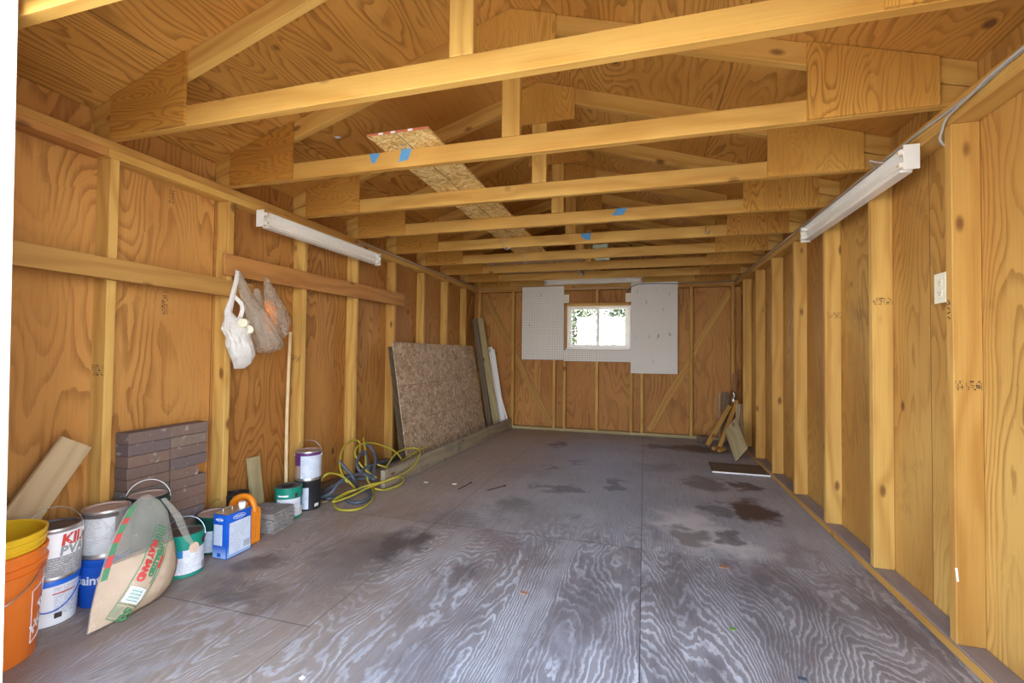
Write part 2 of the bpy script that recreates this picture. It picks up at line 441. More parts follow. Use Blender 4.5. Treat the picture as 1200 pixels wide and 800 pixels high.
def floor_mat():
    b = NB('worn_painted_plywood_floor'); c = b.coords(False); x, y, z = b.sep(c)
    # plywood sheets: long seam at x = 2.38, cross seam at y = 2.62 and 1.5
    sx = b.math('FLOOR', b.math('DIVIDE', b.math('ADD', x, .0565), 1.2192))
    sy = b.math('ADD', b.math('GREATER_THAN', y, 2.62), b.math('GREATER_THAN', y, 5.06))
    off = b.math('ADD', b.math('MULTIPLY', sx, 17.3), b.math('MULTIPLY', sy, 41.7))
    h = b.noise(b.vec(b.math('MULTIPLY', x, 2.1), b.math('MULTIPLY_ADD', y, .40, off), off), 1, 2.0, .42, .2)
    val = b.math('ADD', b.math('MULTIPLY', h, 66.0), b.math('MULTIPLY', x, 34.0))
    jit = b.noise(b.vec(b.math('MULTIPLY', x, 30.0), b.math('MULTIPLY', y, 12.0), off), 1, 3, .6)
    val = b.math('ADD', val, b.math('MULTIPLY', jit, 1.9))
    fr = b.math('FRACT', val)
    line = b.math('MULTIPLY', b.step(fr, .42, .72), b.math('SUBTRACT', 1.0, b.step(fr, .84, .98)))
    brk = b.noise(b.vec(b.math('MULTIPLY', x, 5.0), b.math('MULTIPLY', y, 2.2), off), 1, 4, .65)
    streak = b.noise(b.vec(b.math('MULTIPLY', x, 95.0), b.math('MULTIPLY', y, 3.2), off), 1, 4, .7)
    # amount of bare worn grain: strong in front of the cross seam, faint behind
    front = b.math('SUBTRACT', 1.0, b.step(b.math('ADD', y, b.math('MULTIPLY', b.math('SUBTRACT', brk, .5), 1.6)), 2.2, 3.3))
    big = b.noise(c, 1.1, 4, .6)
    paint = b.mix(b.step(big, .3, .7), (.295, .31, .345), (.40, .41, .435))
    left = b.math('SUBTRACT', 1.0, b.step(b.math('ADD', x, b.math('MULTIPLY', b.math('SUBTRACT', big, .5), 1.6)), .9, 2.1))
    paint = b.mix(b.math('MULTIPLY', left, .9), paint, (.40, .32, .25))
    bare = b.mix(b.step(brk, .35, .65), (.145, .108, .095), (.27, .24, .225))
    bare = b.mix(b.math('MULTIPLY', left, .85), bare, (.30, .22, .155))
    col = b.mix(b.math('MULTIPLY', front, .75), paint, bare)
    lw = b.math('MULTIPLY', line, b.math('MULTIPLY_ADD', front, .70, .22))
    lw = b.math('MULTIPLY', lw, b.math('MULTIPLY_ADD', b.step(brk, .36, .62), .85, .15))
    lw = b.math('MULTIPLY', lw, b.math('MULTIPLY_ADD', left, -.6, 1.0))
    col = b.mix(lw, col, (.58, .575, .575))
    col = b.mix(b.math('MULTIPLY', b.math('SUBTRACT', streak, .47), 1.35), col, (.11, .09, .085))
    wash = b.step(b.noise(b.vec(x, b.math('MULTIPLY', y, .6), 3.0), 2.3, 5, .7), .52, .72)
    col = b.mix(b.math('MULTIPLY', wash, .30), col, (.55, .56, .60))
    wob = b.n('ShaderNodeTexNoise'); b.put(wob.inputs['Vector'], c); wob.inputs['Scale'].default_value = 7; wob.inputs['Detail'].default_value = 4
    wv = b.vmath('MULTIPLY', b.vmath('SUBTRACT', wob.outputs['Color'], (.5, .5, .5)), (.42, .42, 0))
    cw = b.vmath('ADD', c, wv)
    def blob(cx, cy, rx, ry, colr, amt, soft=.45):
        nonlocal col
        q = b.vmath('MULTIPLY', b.vmath('SUBTRACT', cw, (cx, cy, 0)), (1 / rx, 1 / ry, 0))
        ln = b.n('ShaderNodeVectorMath', operation='LENGTH'); b.put(ln.inputs[0], q)
        f = b.math('SUBTRACT', 1.0, b.step(ln.outputs['Value'], 1 - soft, 1 + soft * .4))
        col = b.mix(b.math('MULTIPLY', f, amt), col, colr)
    br, gy = (.070, .034, .025), (.085, .078, .078)
    for a in ((3.10, 3.47, .17, .30, br, .9), (3.19, 4.10, .10, .18, br, .75), (2.87, 4.07, .19, .24, gy, .6), (3.0, 5.55, .36, .25, (.06, .035, .022), .8, .6),
              (2.55, 5.52, .26, .12, gy, .7), (2.66, 3.02, .20, .36, (.62, .60, .58), .8, .7), (2.86, 2.78, .22, .15, (.62, .61, .60), .65, .7),
              (2.86, 2.93, .08, .12, gy, .65), (2.64, 2.87, .13, .16, (.12, .10, .085), .7), (2.86, 3.42, .075, .14, gy, .6),
              (2.16, 3.80, .08, .2, (.06, .06, .08), .6), (1.44, 5.3, .09, .2, (.07, .07, .085), .7), (1.75, 3.55, .10, .12, gy, .5),
              (1.62, 3.6, .07, .09, gy, .5), (1.10, 2.28, .15, .2, (.05, .035, .03), .75, .7), (.95, 2.12, .26, .32, (.10, .08, .07), .5, .8),
              (.70, 1.62, .28, .12, (.085, .065, .055), .6, .8), (.56, 1.88, .10, .16, (.07, .055, .05), .6, .8), (1.05, 1.85, .2, .3, (.11, .09, .08), .35, .9),
              (2.9, 2.25, .5, .4, (.09, .095, .12), .45, .9), (2.2, 2.2, .12, .45, (.10, .09, .09), .45, .9), (1.55, 2.05, .10, .22, (.08, .065, .06), .5, .8), (1.2, 2.7, .3, .2, (.10, .095, .09), .4, .9),
              (2.55, 4.55, .24, .2, (.12, .12, .14), .45, .8), (1.5, 4.0, .45, .3, (.17, .165, .17), .3, .9),
              (1.88, 3.62, .06, .1, gy, .6), (1.80, 3.64, .06, .1, gy, .5), (1.79, 4.5, .08, .14, gy, .5), (1.55, 4.15, .05, .1, gy, .5), (1.52, 3.08, .16, .16, (.09, .085, .08), .6, .7), (1.96, 3.0, .05, .08, gy, .5), (2.2, 4.3, .5, .5, (.22, .25, .34), .35, .9), (1.7, 4.9, .5, .5, (.25, .28, .36), .3, .9), (1.75, 3.1, .45, .25, (.26, .30, .28), .35, .9)):
        blob(*a)
    # seams
    seam = b.math('LESS_THAN', b.math('ABSOLUTE', b.math('SUBTRACT', x, 2.381)), .0022)
    seam = b.math('MAXIMUM', seam, b.math('LESS_THAN', b.math('ABSOLUTE', b.math('SUBTRACT', x, 1.162)), .0016))
    s2 = b.math('MULTIPLY', b.math('LESS_THAN', b.math('ABSOLUTE', b.math('SUBTRACT', y, 2.62)), .0022), b.math('LESS_THAN', x, 2.381))
    s3 = b.math('MULTIPLY', b.math('LESS_THAN', b.math('ABSOLUTE', b.math('SUBTRACT', y, 1.50)), .0022), b.math('LESS_THAN', x, 1.162))
    seam = b.math('MAXIMUM', seam, b.math('MAXIMUM', s2, s3))
    col = b.mix(b.math('MULTIPLY', seam, .75), col, (.035, .03, .03))
    spk = b.step(b.noise(c, 55, 2, .5), .72, .76)
    col = b.mix(b.math('MULTIPLY', spk, .5), col, (.40, .39, .38))
    return b.out(col, b.math('MULTIPLY_ADD', brk, .25, .42), bump=b.math('ADD', b.math('MULTIPLY', line, front), b.math('MULTIPLY', streak, .5)), bdist=.0015, spec=.35)
M['floor'] = floor_mat()
M['ground'] = plain('pale_gravel', (.50, .46, .40), .95, var=.25, scale=25)
M['leaf'] = plain('green_leaf', (.040, .088, .014), .6, var=.5, scale=9)
M['twig'] = plain('pale_dry_branch', (.26, .24, .21), .8, var=.2)

# ------------------------------------------------------------------ setting
struct(MB().box(-.12, W + .12, .70, YB + .13, -.14, 0).build('floor', M['floor']))
wl = struct(MB().box(-.02, 0, .78, YB + .02, -.14, 2.135).build('wall_left', M['ply_l']))
wr = struct(MB().box(W, W + .02, .78, YB + .02, -.14, 2.135).build('wall_right', M['ply_r']))
# back wall: sheathing with a window opening, up into the gable
WX0, WX1, WZ0, WZ1 = 1.372, 2.205, 1.13, 1.70
bw = MB()
top = lambda x: RIDGE - SLOPE * abs(x - W / 2)
bw.prism([(0, -.14), (WX0, -.14), (WX0, top(WX0)), (0, top(0))], 'Y', YB, YB + .02)
bw.prism([(WX1, -.14), (W, -.14), (W, top(W)), (WX1, top(WX1))], 'Y', YB, YB + .02)
bw.prism([(WX0, -.14), (WX1, -.14), (WX1, WZ0), (WX0, WZ0)], 'Y', YB, YB + .02)
bw.prism([(WX0, WZ1), (WX1, WZ1), (WX1, top(WX1)), (W / 2, RIDGE), (WX0, top(WX0))], 'Y', YB, YB + .02)
struct(bw.build('wall_back', M['ply_b']))
# front wall round the wide doorway, white door jamb
fw = MB()
fw.prism([(0, -.14), (.66, -.14), (.66, 2.02), (3.06, 2.02), (3.06, -.14), (W, -.14), (W, top(W)), (W / 2, RIDGE), (0, top(0))], 'Y', .76, .78)
struct(fw.build('wall_front', M['ply_l']))
jb = MB()
jb.prism([(.64, -.10), (.768, -.10), (.722, 2.02), (.64, 2.02)], 'Y', .735, .815)
dj = struct(jb.build('door_1', M['whitepaint']))
dj['label'] = 'white painted door jamb with chipped edge at left of doorway'
chips = MB()
for k in range(26):
    z = .25 + random.random() * 1.7; x = .768 - .054 * (z + .1) / 2.12 - random.random() ** 2 * .008 - .002
    s_ = random.uniform(.002, .006)
    chips.box(x - s_ * .6, x + s_ * .6, .7340, .7352, z - s_ * 1.6, z + s_ * 1.6)
chips.build('chipped_paint', M['plate'], dj)
# roof (ceiling): two slopes with eaves
rf = MB(); th = .016
for sx in (-1, 1):
    xe = W / 2 + sx * (W / 2 + .30); ze = RIDGE - SLOPE * (W / 2 + .30)
    rf.prism([(W / 2, RIDGE), (xe, ze), (xe, ze + th), (W / 2, RIDGE + th)], 'Y', .62, YB + .25)
struct(rf.build('ceiling', M['roof']))
fa = MB()
for sx in (-1, 1):
    xe = W / 2 + sx * (W / 2 + .31); ze = RIDGE - SLOPE * (W / 2 + .31)
    fa.box(xe - .012, xe + .012, .62, YB + .25, ze - .12, ze + .012)
struct(fa.build('trim_1', M['plate']))
so = MB()
for sx in (-1, 1):
    a, c_ = sorted((W / 2 + sx * (W / 2 + .022), W / 2 + sx * (W / 2 + .296)))
    so.box(a, c_, .62, YB + .25, 1.93, 1.945)
struct(so.build('trim_2', M['ply_l']))
# plates
PL = .089; T1 = .038
def plate(name, x0, x1, y0, y1, z0, z1, mat='plate', axis=None):
    L = (x1 - x0, y1 - y0)
    if L[0] > L[1]: a, b_, w, wd = (x0, (y0 + y1) / 2, (z0 + z1) / 2), (x1, (y0 + y1) / 2, (z0 + z1) / 2), y1 - y0, (0, 1, 0)
    else: a, b_, w, wd = ((x0 + x1) / 2, y0, (z0 + z1) / 2), ((x0 + x1) / 2, y1, (z0 + z1) / 2), x1 - x0, (1, 0, 0)
    return struct(lumber(name, a, b_, w, z1 - z0, wd, M[mat]))
plate('trim_3', .001, PL, .79, 3.9, H - T1, H, 'plate')
plate('trim_4', .001, PL, 3.9, YB - .001, H - T1, H, 'stud')
plate('trim_5', .001, PL, .79, 1.444, H - 2 * T1, H - T1, 'red')
plate('trim_6', .001, PL, 1.446, YB - .001, H - 2 * T1, H - T1, 'truss')
plate('trim_7', W - PL, W - .001, .79, YB - .001, H - T1, H, 'plate')
plate('trim_8', W - PL, W - .001, .79, YB - .001, H - 2 * T1, H - T1, 'stud')
plate('trim_9', PL + .001, W - PL - .001, YB - PL, YB - .001, H - T1, H, 'fir')
plate('trim_10', PL + .001, W - PL - .001, YB - PL, YB - .001, H - 2 * T1, H - T1, 'plate')
plate('baseboard_left', .001, PL, .79, YB - .001, .0005, T1, 'dark')
plate('baseboard_right', W - PL, W - .001, .79, YB - .001, .0005, T1, 'dusty')
struct(lumber('trim_11', (W - PL - .0035, .79, .0185), (W - PL - .0035, YB - PL - .01, .0185), .006, .034, (1, 0, 0), M['plate']))
plate('baseboard_back', PL + .001, W - PL - .001, YB - PL, YB - .001, .0005, T1, 'pale2')

# ------------------------------------------------------------------ studs
def stamp(o, c, u, v, nrm, cols=13, rows=5, w=.075, h=.035):
    """faded black mill marks: a patch of small broken strokes"""
    mb = MB(); c, u, v, nrm = V(c), V(u), V(v), V(nrm)
    for i in range(cols):
        for j in range(rows):
            if random.random() < .35: continue
            p = c + u * ((i + .5) / cols - .5) * w + v * ((j + .5) / rows - .5) * h + nrm * .0006
            mb.obox(p, u * w / cols * random.uniform(.1, .45), v * h / rows * random.uniform(.1, .48), nrm * .0003)
    return mb.build('mill_stamp', M['ink'], o)
ZB, ZT = T1 + .0005, H - 2 * T1 - .0005
R_LAB = ['first bare stud from the doorway on the right wall, beside the ivory outlet', 'second stud from the doorway on the right wall, below near end of the light',
         'third stud from the doorway on the right wall, below middle of the light', 'fourth stud from the doorway on the right wall, just past the light',
         'fifth stud from the doorway on the right wall', 'sixth stud from the doorway on the right wall, behind the wood scraps', 'seventh and farthest full stud on the right wall, near back corner']
for k in range(7):
    y = 2.033 + S * k
    o = lumber('timber_stud', (W - PL / 2, y + .019, ZB), (W - PL / 2, y + .019, ZT), PL - .002, .038, (1, 0, 0), M['stud'])
    tag(o, R_LAB[k], 'stud', 'bare studs of the right wall')
    if k < 3: stamp(o, (W - .045, y, (.96, 1.33, 1.31)[k]), (1, 0, 0), (0, 0, 1), (0, -1, 0), w=.08)
    if k == 0:
        mb = MB()
        for i, (dz, r_) in enumerate(((0, .5), (.018, -.4), (.034, .6), (.05, -.2), (.06, .8))):
            mb.obox(V((W - PL - .0008, y + .02, 1.205 + dz)), V((0, math.cos(r_), math.sin(r_))) * .008, V((0, -math.sin(r_), math.cos(r_))) * .0014, V((.0004, 0, 0)))
        mb.build('pencil_scrawl', M['ink'], o)
        MB().obox(V((W - PL + .004, y - .0006, .285)), V((.0035, 0, .001)), V((0, .0004, 0)), V((-.002, 0, .024))).build('paint_drip', M['white'], o)
L_LAB = ['stud on the left wall nearest the doorway, behind the leaning plank', 'left-wall stud right of the brick stack, behind the hanging bags', 'left-wall stud behind the leaning pale dowel',
         'left-wall stud behind the tangled hoses', 'left-wall stud at the near edge of the leaning OSB sheet', 'first stud showing above the leaning OSB sheet',
         'second stud showing above the leaning OSB sheet', 'last stud of the left wall, near the back corner']
for k in range(-1, 7):
    y = 2.066 + S * k
    o = lumber('timber_stud', (PL / 2, y + .019, ZB), (PL / 2, y + .019, ZT), PL - .002, .038, (1, 0, 0), M['stud'])
    tag(o, L_LAB[k + 1], 'stud', 'bare studs of the left wall')
    if k in (-1, 1): stamp(o, (.045, y, (.96, 0, 1.0)[k + 1]), (1, 0, 0), (0, 0, 1), (0, -1, 0), w=.07, h=.05)
stamp(wl, (.0, 1.78, 1.30), (0, 1, 0), (0, 0, 1), (1, 0, 0), 5, 14, .03, .13)
stamp(wl, (.0, 1.80, 1.86), (0, 1, 0), (0, 0, 1), (1, 0, 0), 5, 9, .03, .07)
stamp(wl, (.0, 3.15, .95), (0, 1, 0), (0, 0, 1), (1, 0, 0), 5, 9, .03, .07)
bx_ = [(.108, ZT, 'left corner stud of the back wall'), (.614, ZT, 'first full stud from the left on the back wall, crossed by left brace'), (1.206, .96, 'stud under the left pegboard panel on the back wall'),
       (1.349, .94, 'stud under the left edge of the window'), (1.784, .94, 'cripple stud under the middle of the window'), (2.229, .80, 'stud at the left edge of the tall pegboard, below it'),
       (2.364, .80, 'stud below the middle of the tall right pegboard'), (2.964, ZT, 'full stud right of the tall pegboard, crossed by right brace'), (W - .108, ZT, 'right corner stud of the back wall')]
for x, zt, lb in bx_:
    o = lumber('timber_stud', (x, YB - .0565, ZB), (x, YB - .0565, ZT if zt == ZT else 1.1), .063, .038, (0, 1, 0), M['stud'])
    tag(o, lb, 'stud', 'studs of the back wall')
o = lumber('timber_stud', (1.784, YB - .0565, 1.735), (1.784, YB - .0565, ZT), .063, .038, (0, 1, 0), M['stud']); tag(o, 'short cripple stud above the middle of the window', 'stud', 'studs of the back wall')
# let-in braces
def brace(a, b_, wd, lab, mat='fir'):
    o = lumber('diagonal_brace', a, b_, .088, .018, wd, M[mat]); tag(o, lab, 'brace', 'diagonal wall braces'); return o
yb_ = YB - .0115
brace((.16, yb_, 1.88), (1.155, yb_, .06), (1, 0, .5), 'diagonal brace on left half of the back wall, running down to the right')
brace((3.43, yb_, 1.88), (2.455, yb_, .06), (-1, 0, .5), 'diagonal brace on right half of the back wall, running down to the left', 'plate')
brace((W - .0102, 6.15, 1.80), (W - .0102, 5.81, .10), (0, 1, 0), 'narrow diagonal brace in the right wall at the back corner', 'dark')
brace((.0102, 6.20, 1.84), (.0102, 5.84, 1.08), (0, 1, 0), 'diagonal brace in the left wall at the back corner', 'red')

# ------------------------------------------------------------------ roof trusses
def make_truss():
    rt = thing('roof_truss', '', 'truss', (W / 2, 2.05, H), 'roof trusses')
    base = Matrix.Translation((W / 2, 2.05, H))
    t = .038; c = t / 2
    def tr(mb, name, mat): return mb.build(name, M[mat], rt, mw=base)
    # bottom chord with ends clipped under the rafters
    hw = W / 2
    bc = MB(); e0 = RIDGE - H - SLOPE * hw - .096   # rafter underside at the wall
    bc.prism([(-hw, .0005), (hw, .0005), (hw, e0), (hw - .13, .0885), (-hw + .13, .0885), (-hw, e0)], 'Y', 0, t)
    bmesh.ops.bevel(bc.b, geom=bc.b.edges[:], offset=.0025, segments=1, affect='EDGES')
    tr(bc, 'bottom_chord', 'truss')
    for sx in (-1, 1):
        a = V((0, c, RIDGE - H - .048)); b_ = V((sx * (hw + .27), c, RIDGE - H - .048 - SLOPE * (hw + .27)))
        m, L = lum_frame(a, b_, (0, 0, 1))
        mb = MB().box(-L / 2, L / 2, -.0445, .0445, -t / 2, t / 2, 0)
        for v in mb.b.verts:                      # plumb cut at the ridge
            if v.co.x < 0: v.co.x += SLOPE * v.co.y
        bmesh.ops.bevel(mb.b, geom=mb.b.edges[:], offset=.002, segments=1, affect='EDGES')
        mb.build('rafter', M['truss'], rt, mw=base @ m)
    pk = RIDGE - H - .105
    m, L = lum_frame((0.004, c, .09), (.004, c, pk), (1, 0, 0))
    MB().box(-L / 2, L / 2, -.0445, .0445, -t / 2, t / 2, .0025).build('king_post', M['truss'], rt, mw=base @ m)
    g0, g1 = -.0115, -.0005
    zt = lambda x: RIDGE - H - SLOPE * abs(x) - .004
    tr(MB().prism([(-.215, .445), (.215, .445), (.215, zt(.215)), (0, zt(0)), (-.215, zt(.215))], 'Y', g0, g1), 'peak_gusset', 'gus')
    for sx in (-1, 1):
        x0, x1 = sx * (hw - .115), sx * (hw - .545)
        tr(MB().prism([(x0, .002), (x1, .002), (x1, zt(x1)), (x0, zt(x0))], 'Y', g0, g1), 'heel_gusset', 'gus' if sx > 0 else 'gus2')
    return rt
t0 = make_truss()
T_LAB = {-2: 'roof truss over the doorway, only its chord in the top-left corner', -1: 'first whole roof truss inside, its chord crossing the top of the view',
         0: 'second roof truss inside, with two blue tape pieces on its chord', 1: 'third roof truss inside, behind the chord with two blue tapes',
         2: 'fourth roof truss inside, with one blue tape right of its king post', 3: 'fifth roof truss inside, with blue tape below its king post and a grey hook',
         4: 'sixth roof truss inside, the one carrying the farther grey hook', 5: 'seventh roof truss inside, behind the pale green ceiling box',
         6: 'eighth roof truss inside, next to the back gable', 7: 'back gable truss resting on the back wall plate'}
def ctree(o, loc):
    r = o.copy(); COL.objects.link(r); r.location = loc
    for ch in list(o.children):
        c_ = ch.copy(); COL.objects.link(c_); c_.parent = r
    return r
trusses = {}
for k in range(-2, 8):
    y = 2.05 + S * k if k < 7 else YB - .052
    r = t0 if k == 0 else ctree(t0, (W / 2, y, H))
    r['label'] = T_LAB[k]; trusses[k] = y

# ------------------------------------------------------------------ window
wn = struct(thing('window_1', 'sliding window with white frame in the back wall', None)); 
f = MB()
fy0, fy1 = YB - .045, YB + .03
f.box(WX0, WX0 + .026, fy0, fy1, WZ0, WZ1); f.box(WX1 - .026, WX1, fy0, fy1, WZ0, WZ1)
f.box(WX0 + .026, WX1 - .026, fy0, fy1, WZ0, WZ0 + .026); f.box(WX0 + .026, WX1 - .026, fy0, fy1, WZ1 - .026, WZ1)
f.build('window_frame', M['white'], wn)
mx = 1.79
for i, (a, c_, yy) in enumerate(((WX0 + .027, mx + .014, YB - .012), (mx - .014, WX1 - .027, YB + .012))):
    s_ = MB(); w_ = .034
    s_.box(a, a + w_, yy - .01, yy + .01, WZ0 + .027, WZ1 - .027); s_.box(c_ - w_, c_, yy - .01, yy + .01, WZ0 + .027, WZ1 - .027)
    s_.box(a + w_, c_ - w_, yy - .01, yy + .01, WZ0 + .027, WZ0 + .045); s_.box(a + w_, c_ - w_, yy - .01, yy + .01, WZ1 - .045, WZ1 - .027)
    so_ = s_.build('window_sash', M['white'], wn)
    MB().box(a + w_, c_ - w_, yy - .002, yy + .002, WZ0 + .045, WZ1 - .045).build('pane', M['glass'], so_)
MB().box(mx - .02, mx - .006, YB - .036, YB - .022, 1.39, 1.46, .003).build('sash_latch', M['metal'], wn)
struct(lumber('window_header', (1.37, YB - .0565, 1.717), (2.21, YB - .0565, 1.717), .063, .036, (0, 1, 0), M['stud'], wn))
struct(lumber('window_jamb', (1.351, YB - .0535, 1.12), (1.351, YB - .0535, 1.70), .057, .018, (0, 1, 0), M['stud'], wn))
MB().box(2.206, 2.222, YB - .088, YB - .03, 1.12, 1.70, .002).build('window_casing', M['white'], wn)
MB().box(1.36, 2.21, YB - .078, YB - .03, 1.108, 1.128, .002).build('window_sill', M['white'], wn)

# ------------------------------------------------------------------ pegboards, hooks
yp = YB - .0918; 
def peg(x0, x1, z0, z1, lab):
    o = MB().box(x0, x1, yp - .003, yp + .003, z0, z1, .001).build('pegboard', M['peg']); tag(o, lab, 'pegboard', 'pegboards on the back wall'); return o
peg(.745, 1.338, .965, 1.905 + .07, 'white pegboard panel left of the back window')
peg(2.222, 2.80, .808, 1.99, 'tall white pegboard panel right of the back window, with hooks')
peg(1.340, 1.778, .950, 1.104, 'small white pegboard strip under left half of the window')
peg(1.781, 2.220, .950, 1.104, 'small white pegboard strip under right half of the window')
hk = [(1.02, 1.86, 'wire hook near top of the left pegboard'), (.86, 1.45, 'wire hook at middle left of the left pegboard'),
      (2.30, 1.88, 'wire hook at top left of the tall pegboard'), (2.53, 1.92, 'wire hook at top middle of the tall pegboard'), (2.695, 1.84, 'wire hook at top right of the tall pegboard'),
      (2.41, 1.75, 'long wire hook at upper left of the tall pegboard'), (2.62, 1.64, 'dark wire hook right of centre in upper tall pegboard'),
      (2.275, 1.29, 'wire hook at left edge of the tall pegboard, mid height'), (2.45, 1.29, 'tiny wire hook left of centre on the tall pegboard'), (2.56, 1.31, 'long wire hook at centre of the tall pegboard'),
      (2.70, 1.32, 'double wire hook at right of the tall pegboard, mid height'), (2.50, .975, 'wire hook near bottom of the tall pegboard')]
for x, z, lb in hk:
    mb = MB().tube([(x, yp - .003, z + .012), (x, yp - .022, z + .010), (x, yp - .03, z - .008), (x + .004, yp - .028, z - .022), (x + .008, yp - .04, z - .024), (x + .01, yp - .05, z - .012)], .0022, 6)
    if 'long' in lb: mb.tube([(x, yp - .005, z - .01), (x - .004, yp - .012, z - .05)], .0022, 6)
    if 'double' in lb or 'right of centre' in lb: mb.tube([(x - .02, yp - .008, z), (x + .03, yp - .012, z)], .0022, 6)
    tag(mb.build('pegboard_hook', M['black'], smooth=40), lb, 'hook', 'hooks on the pegboards')
# outlets
def outlet(c, nrm, up, lab, box_d=.04):
    c, n, u = V(c), V(nrm), V(up); s_ = n.cross(u)
    r = thing('electrical_outlet', lab, 'outlet', c, 'electrical outlets')
    MB().obox(c - n * (box_d / 2 + .001), s_ * .033, u * .052, n * (box_d / 2 - .001), .002).build('junction_box', M['graycable'], r)
    MB().obox(c + n * .002, s_ * .036, u * .0585, n * .003, .0015).build('cover_plate', M['offwhite'], r)
    for q in (-1, 1):
        f_ = MB().obox(c + u * q * .02 + n * .0055, s_ * .0165, u * .0135, n * .0012, .001).build('receptacle_face', M['offwhite'], r)
        sl = MB()
        for d in (-.006, .006): sl.obox(c + u * (q * .02 + .002) + s_ * d + n * .0068, s_ * .0011, u * .004, n * .0003)
        sl.obox(c + u * (q * .02 - .008) + n * .0068, s_ * .002, u * .002, n * .0003)
        sl.build('receptacle_slots', M['ink'], f_)
outlet((3.502, 2.172, 1.329), (-1, 0, 0), (0, 0, 1), 'ivory outlet with two receptacles on the right wall beside the first stud')
outlet((1.372, YB - .09, 1.80), (0, -1, 0), (0, 0, 1), 'ivory outlet at the upper left corner of the back window', .055)
outlet((2.188, YB - .09, 1.80), (0, -1, 0), (0, 0, 1), 'ivory outlet at the upper right corner of the back window', .055)

# ------------------------------------------------------------------ fluorescent fixtures (no tubes)
def shop_light(y0, y1, xw, s_, z0, z1, lab, m=Matrix.Identity(4), name='fluorescent_light'):
    """channel along Y against x = xw, opening towards s_ (+1/-1)"""
    r = thing(name, lab, 'light fixture', m @ V((xw, (y0 + y1) / 2, z0)), 'fluorescent fixtures without tubes')
    zc = (z0 + z1) / 2; h = (z1 - z0) / 2
    X = lambda d: xw + s_ * d
    # reflector: W section
    prof = [(X(.006), z0), (X(.050), z0 + .002), (X(.052), z0 + .008), (X(.026), z0 + .024), (X(.026), zc - .014), (X(.034), zc - .010), (X(.034), zc + .010), (X(.026), zc + .014),
            (X(.026), z1 - .024), (X(.052), z1 - .008), (X(.050), z1 - .002), (X(.006), z1)]
    MB().prism(prof, 'Y', y0 + .046, y1 - .046).build('reflector', M['white'], r, mw=m)
    MB().box(*sorted((X(.001), X(.0055))), y0 + .02, y1 - .02, z0 + .012, z1 - .012).build('back_channel', M['white'], r, mw=m)
    for y, q in ((y0, 1), (y1, -1)):
        ep = MB().box(*sorted((X(.001), X(.058))), *sorted((y, y + q * .004)), z0 - .002, z1 + .002, .001)
        for dz in (-.018, 0.0, .02): ep.lathe([(0, .0), (.003, .0008)], n=8, z0=0, m=None) if False else None
        e_ = ep.build('end_plate', M['white'], r, mw=m)
        for dz in (-.027, .027):
            sk = MB().box(*sorted((X(.028), X(.066))), *sorted((y + q * .010, y + q * .044)), zc + dz - .011, zc + dz + .011, .003)
            so_ = sk.build('lamp_socket', M['white'], r, mw=m)
            MB().box(*sorted((X(.060), X(.0675))), *sorted((y + q * .020, y + q * .034)), zc + dz - .006, zc + dz + .006, .002).build('contact_slot', M['brass'], so_, mw=m)
    return r
shop_light(2.22, 3.50, PL + .036, 1, 1.806, 1.904, 'white fluorescent fixture without tubes, high on the left wall')
shop_light(2.22, 3.50, W - PL - .001, -1, 1.826, 1.924, 'white fluorescent fixture without tubes, high on the right wall')
lh = MB().box(PL + .001, PL + .036, 2.5, 2.53, 1.85, 1.90).box(PL + .001, PL + .036, 3.2, 3.23, 1.85, 1.90)
lh.build('mounting_bracket', M['white'], [o for o in COL.objects if o.name.startswith('fluorescent_light') and o.type == 'EMPTY'][0])
# back one runs across the room: rotate the same channel a quarter turn
mrot = Matrix.Translation((1.08, YB - .145, 0)) @ Matrix.Rotation(-PI / 2, 4, 'Z')
shop_light(0, 1.285, 0, 1, 1.984, 2.052, 'white fluorescent fixture above the back window', mrot)

# ------------------------------------------------------------------ cables
def cable(pts, r, mat, lab, name='electrical_cable'):
    return tag(MB().tube(pts, r, 8).build(name, M[mat], smooth=60), lab, 'cable')
xr = W - PL - .006
cc = MB().tube([(xr, .9, 1.972), (xr, 1.694, 1.965), (xr, 1.865, 1.955), (xr, 1.96, 1.958), (xr, 2.08, 1.962), (xr, 2.3, 1.968), (xr, 3.2, 1.968), (xr, 4.6, 1.97), (xr, 6.19, 1.97)], .005, 8)
cc.tube([(xr - .011, .9, 1.968), (xr - .011, 1.7, 1.962), (xr - .011, 1.9, 1.945), (xr - .008, 2.02, 1.935), (xr - .004, 2.061, 1.905), (xr - .001, 2.079, 1.875), (xr + .025, 2.090, 1.85), (xr + .06, 2.092, 1.80)], .0045, 8)
tag(cc.build('electrical_cable', M['graycable'], smooth=60), 'grey electrical cable run along the right wall top plate, looping down at first stud', 'cable')
cable([(xr - .02, 2.42, 1.926), (xr - .06, 2.44, 1.945), (xr - .072, 2.46, 1.96), (xr - .05, 2.50, 1.957), (xr - .02, 2.53, 1.945)], .004, 'graycable', 'small grey cable loop over the top of the right fluorescent fixture')
cable([(PL + .006, 3.25, 1.93), (PL + .006, 3.36, 1.965), (PL + .006, 3.6, 1.972), (PL + .006, 4.8, 1.970), (PL + .006, 6.18, 1.968)], .005, 'graycable', 'grey electrical cable along the left wall top plate behind the light')
cable([(1.40, YB - .096, 1.93), (1.7, YB - .096, 1.935), (2.0, YB - .096, 1.93), (2.165, YB - .098, 1.915), (2.195, YB - .1, 1.87)], .004, 'graycable', 'grey cable running above the window to the right-hand outlet')
cable([(2.18, YB - .105, 1.865), (2.20, YB - .105, 1.91), (2.29, YB - .105, 1.963), (2.5, YB - .105, 1.972), (2.8, YB - .105, 1.962), (3.1, YB - .098, 1.968), (3.45, YB - .098, 1.972)], .005, 'hoseg', 'dark grey cable arching over the top of the tall pegboard')

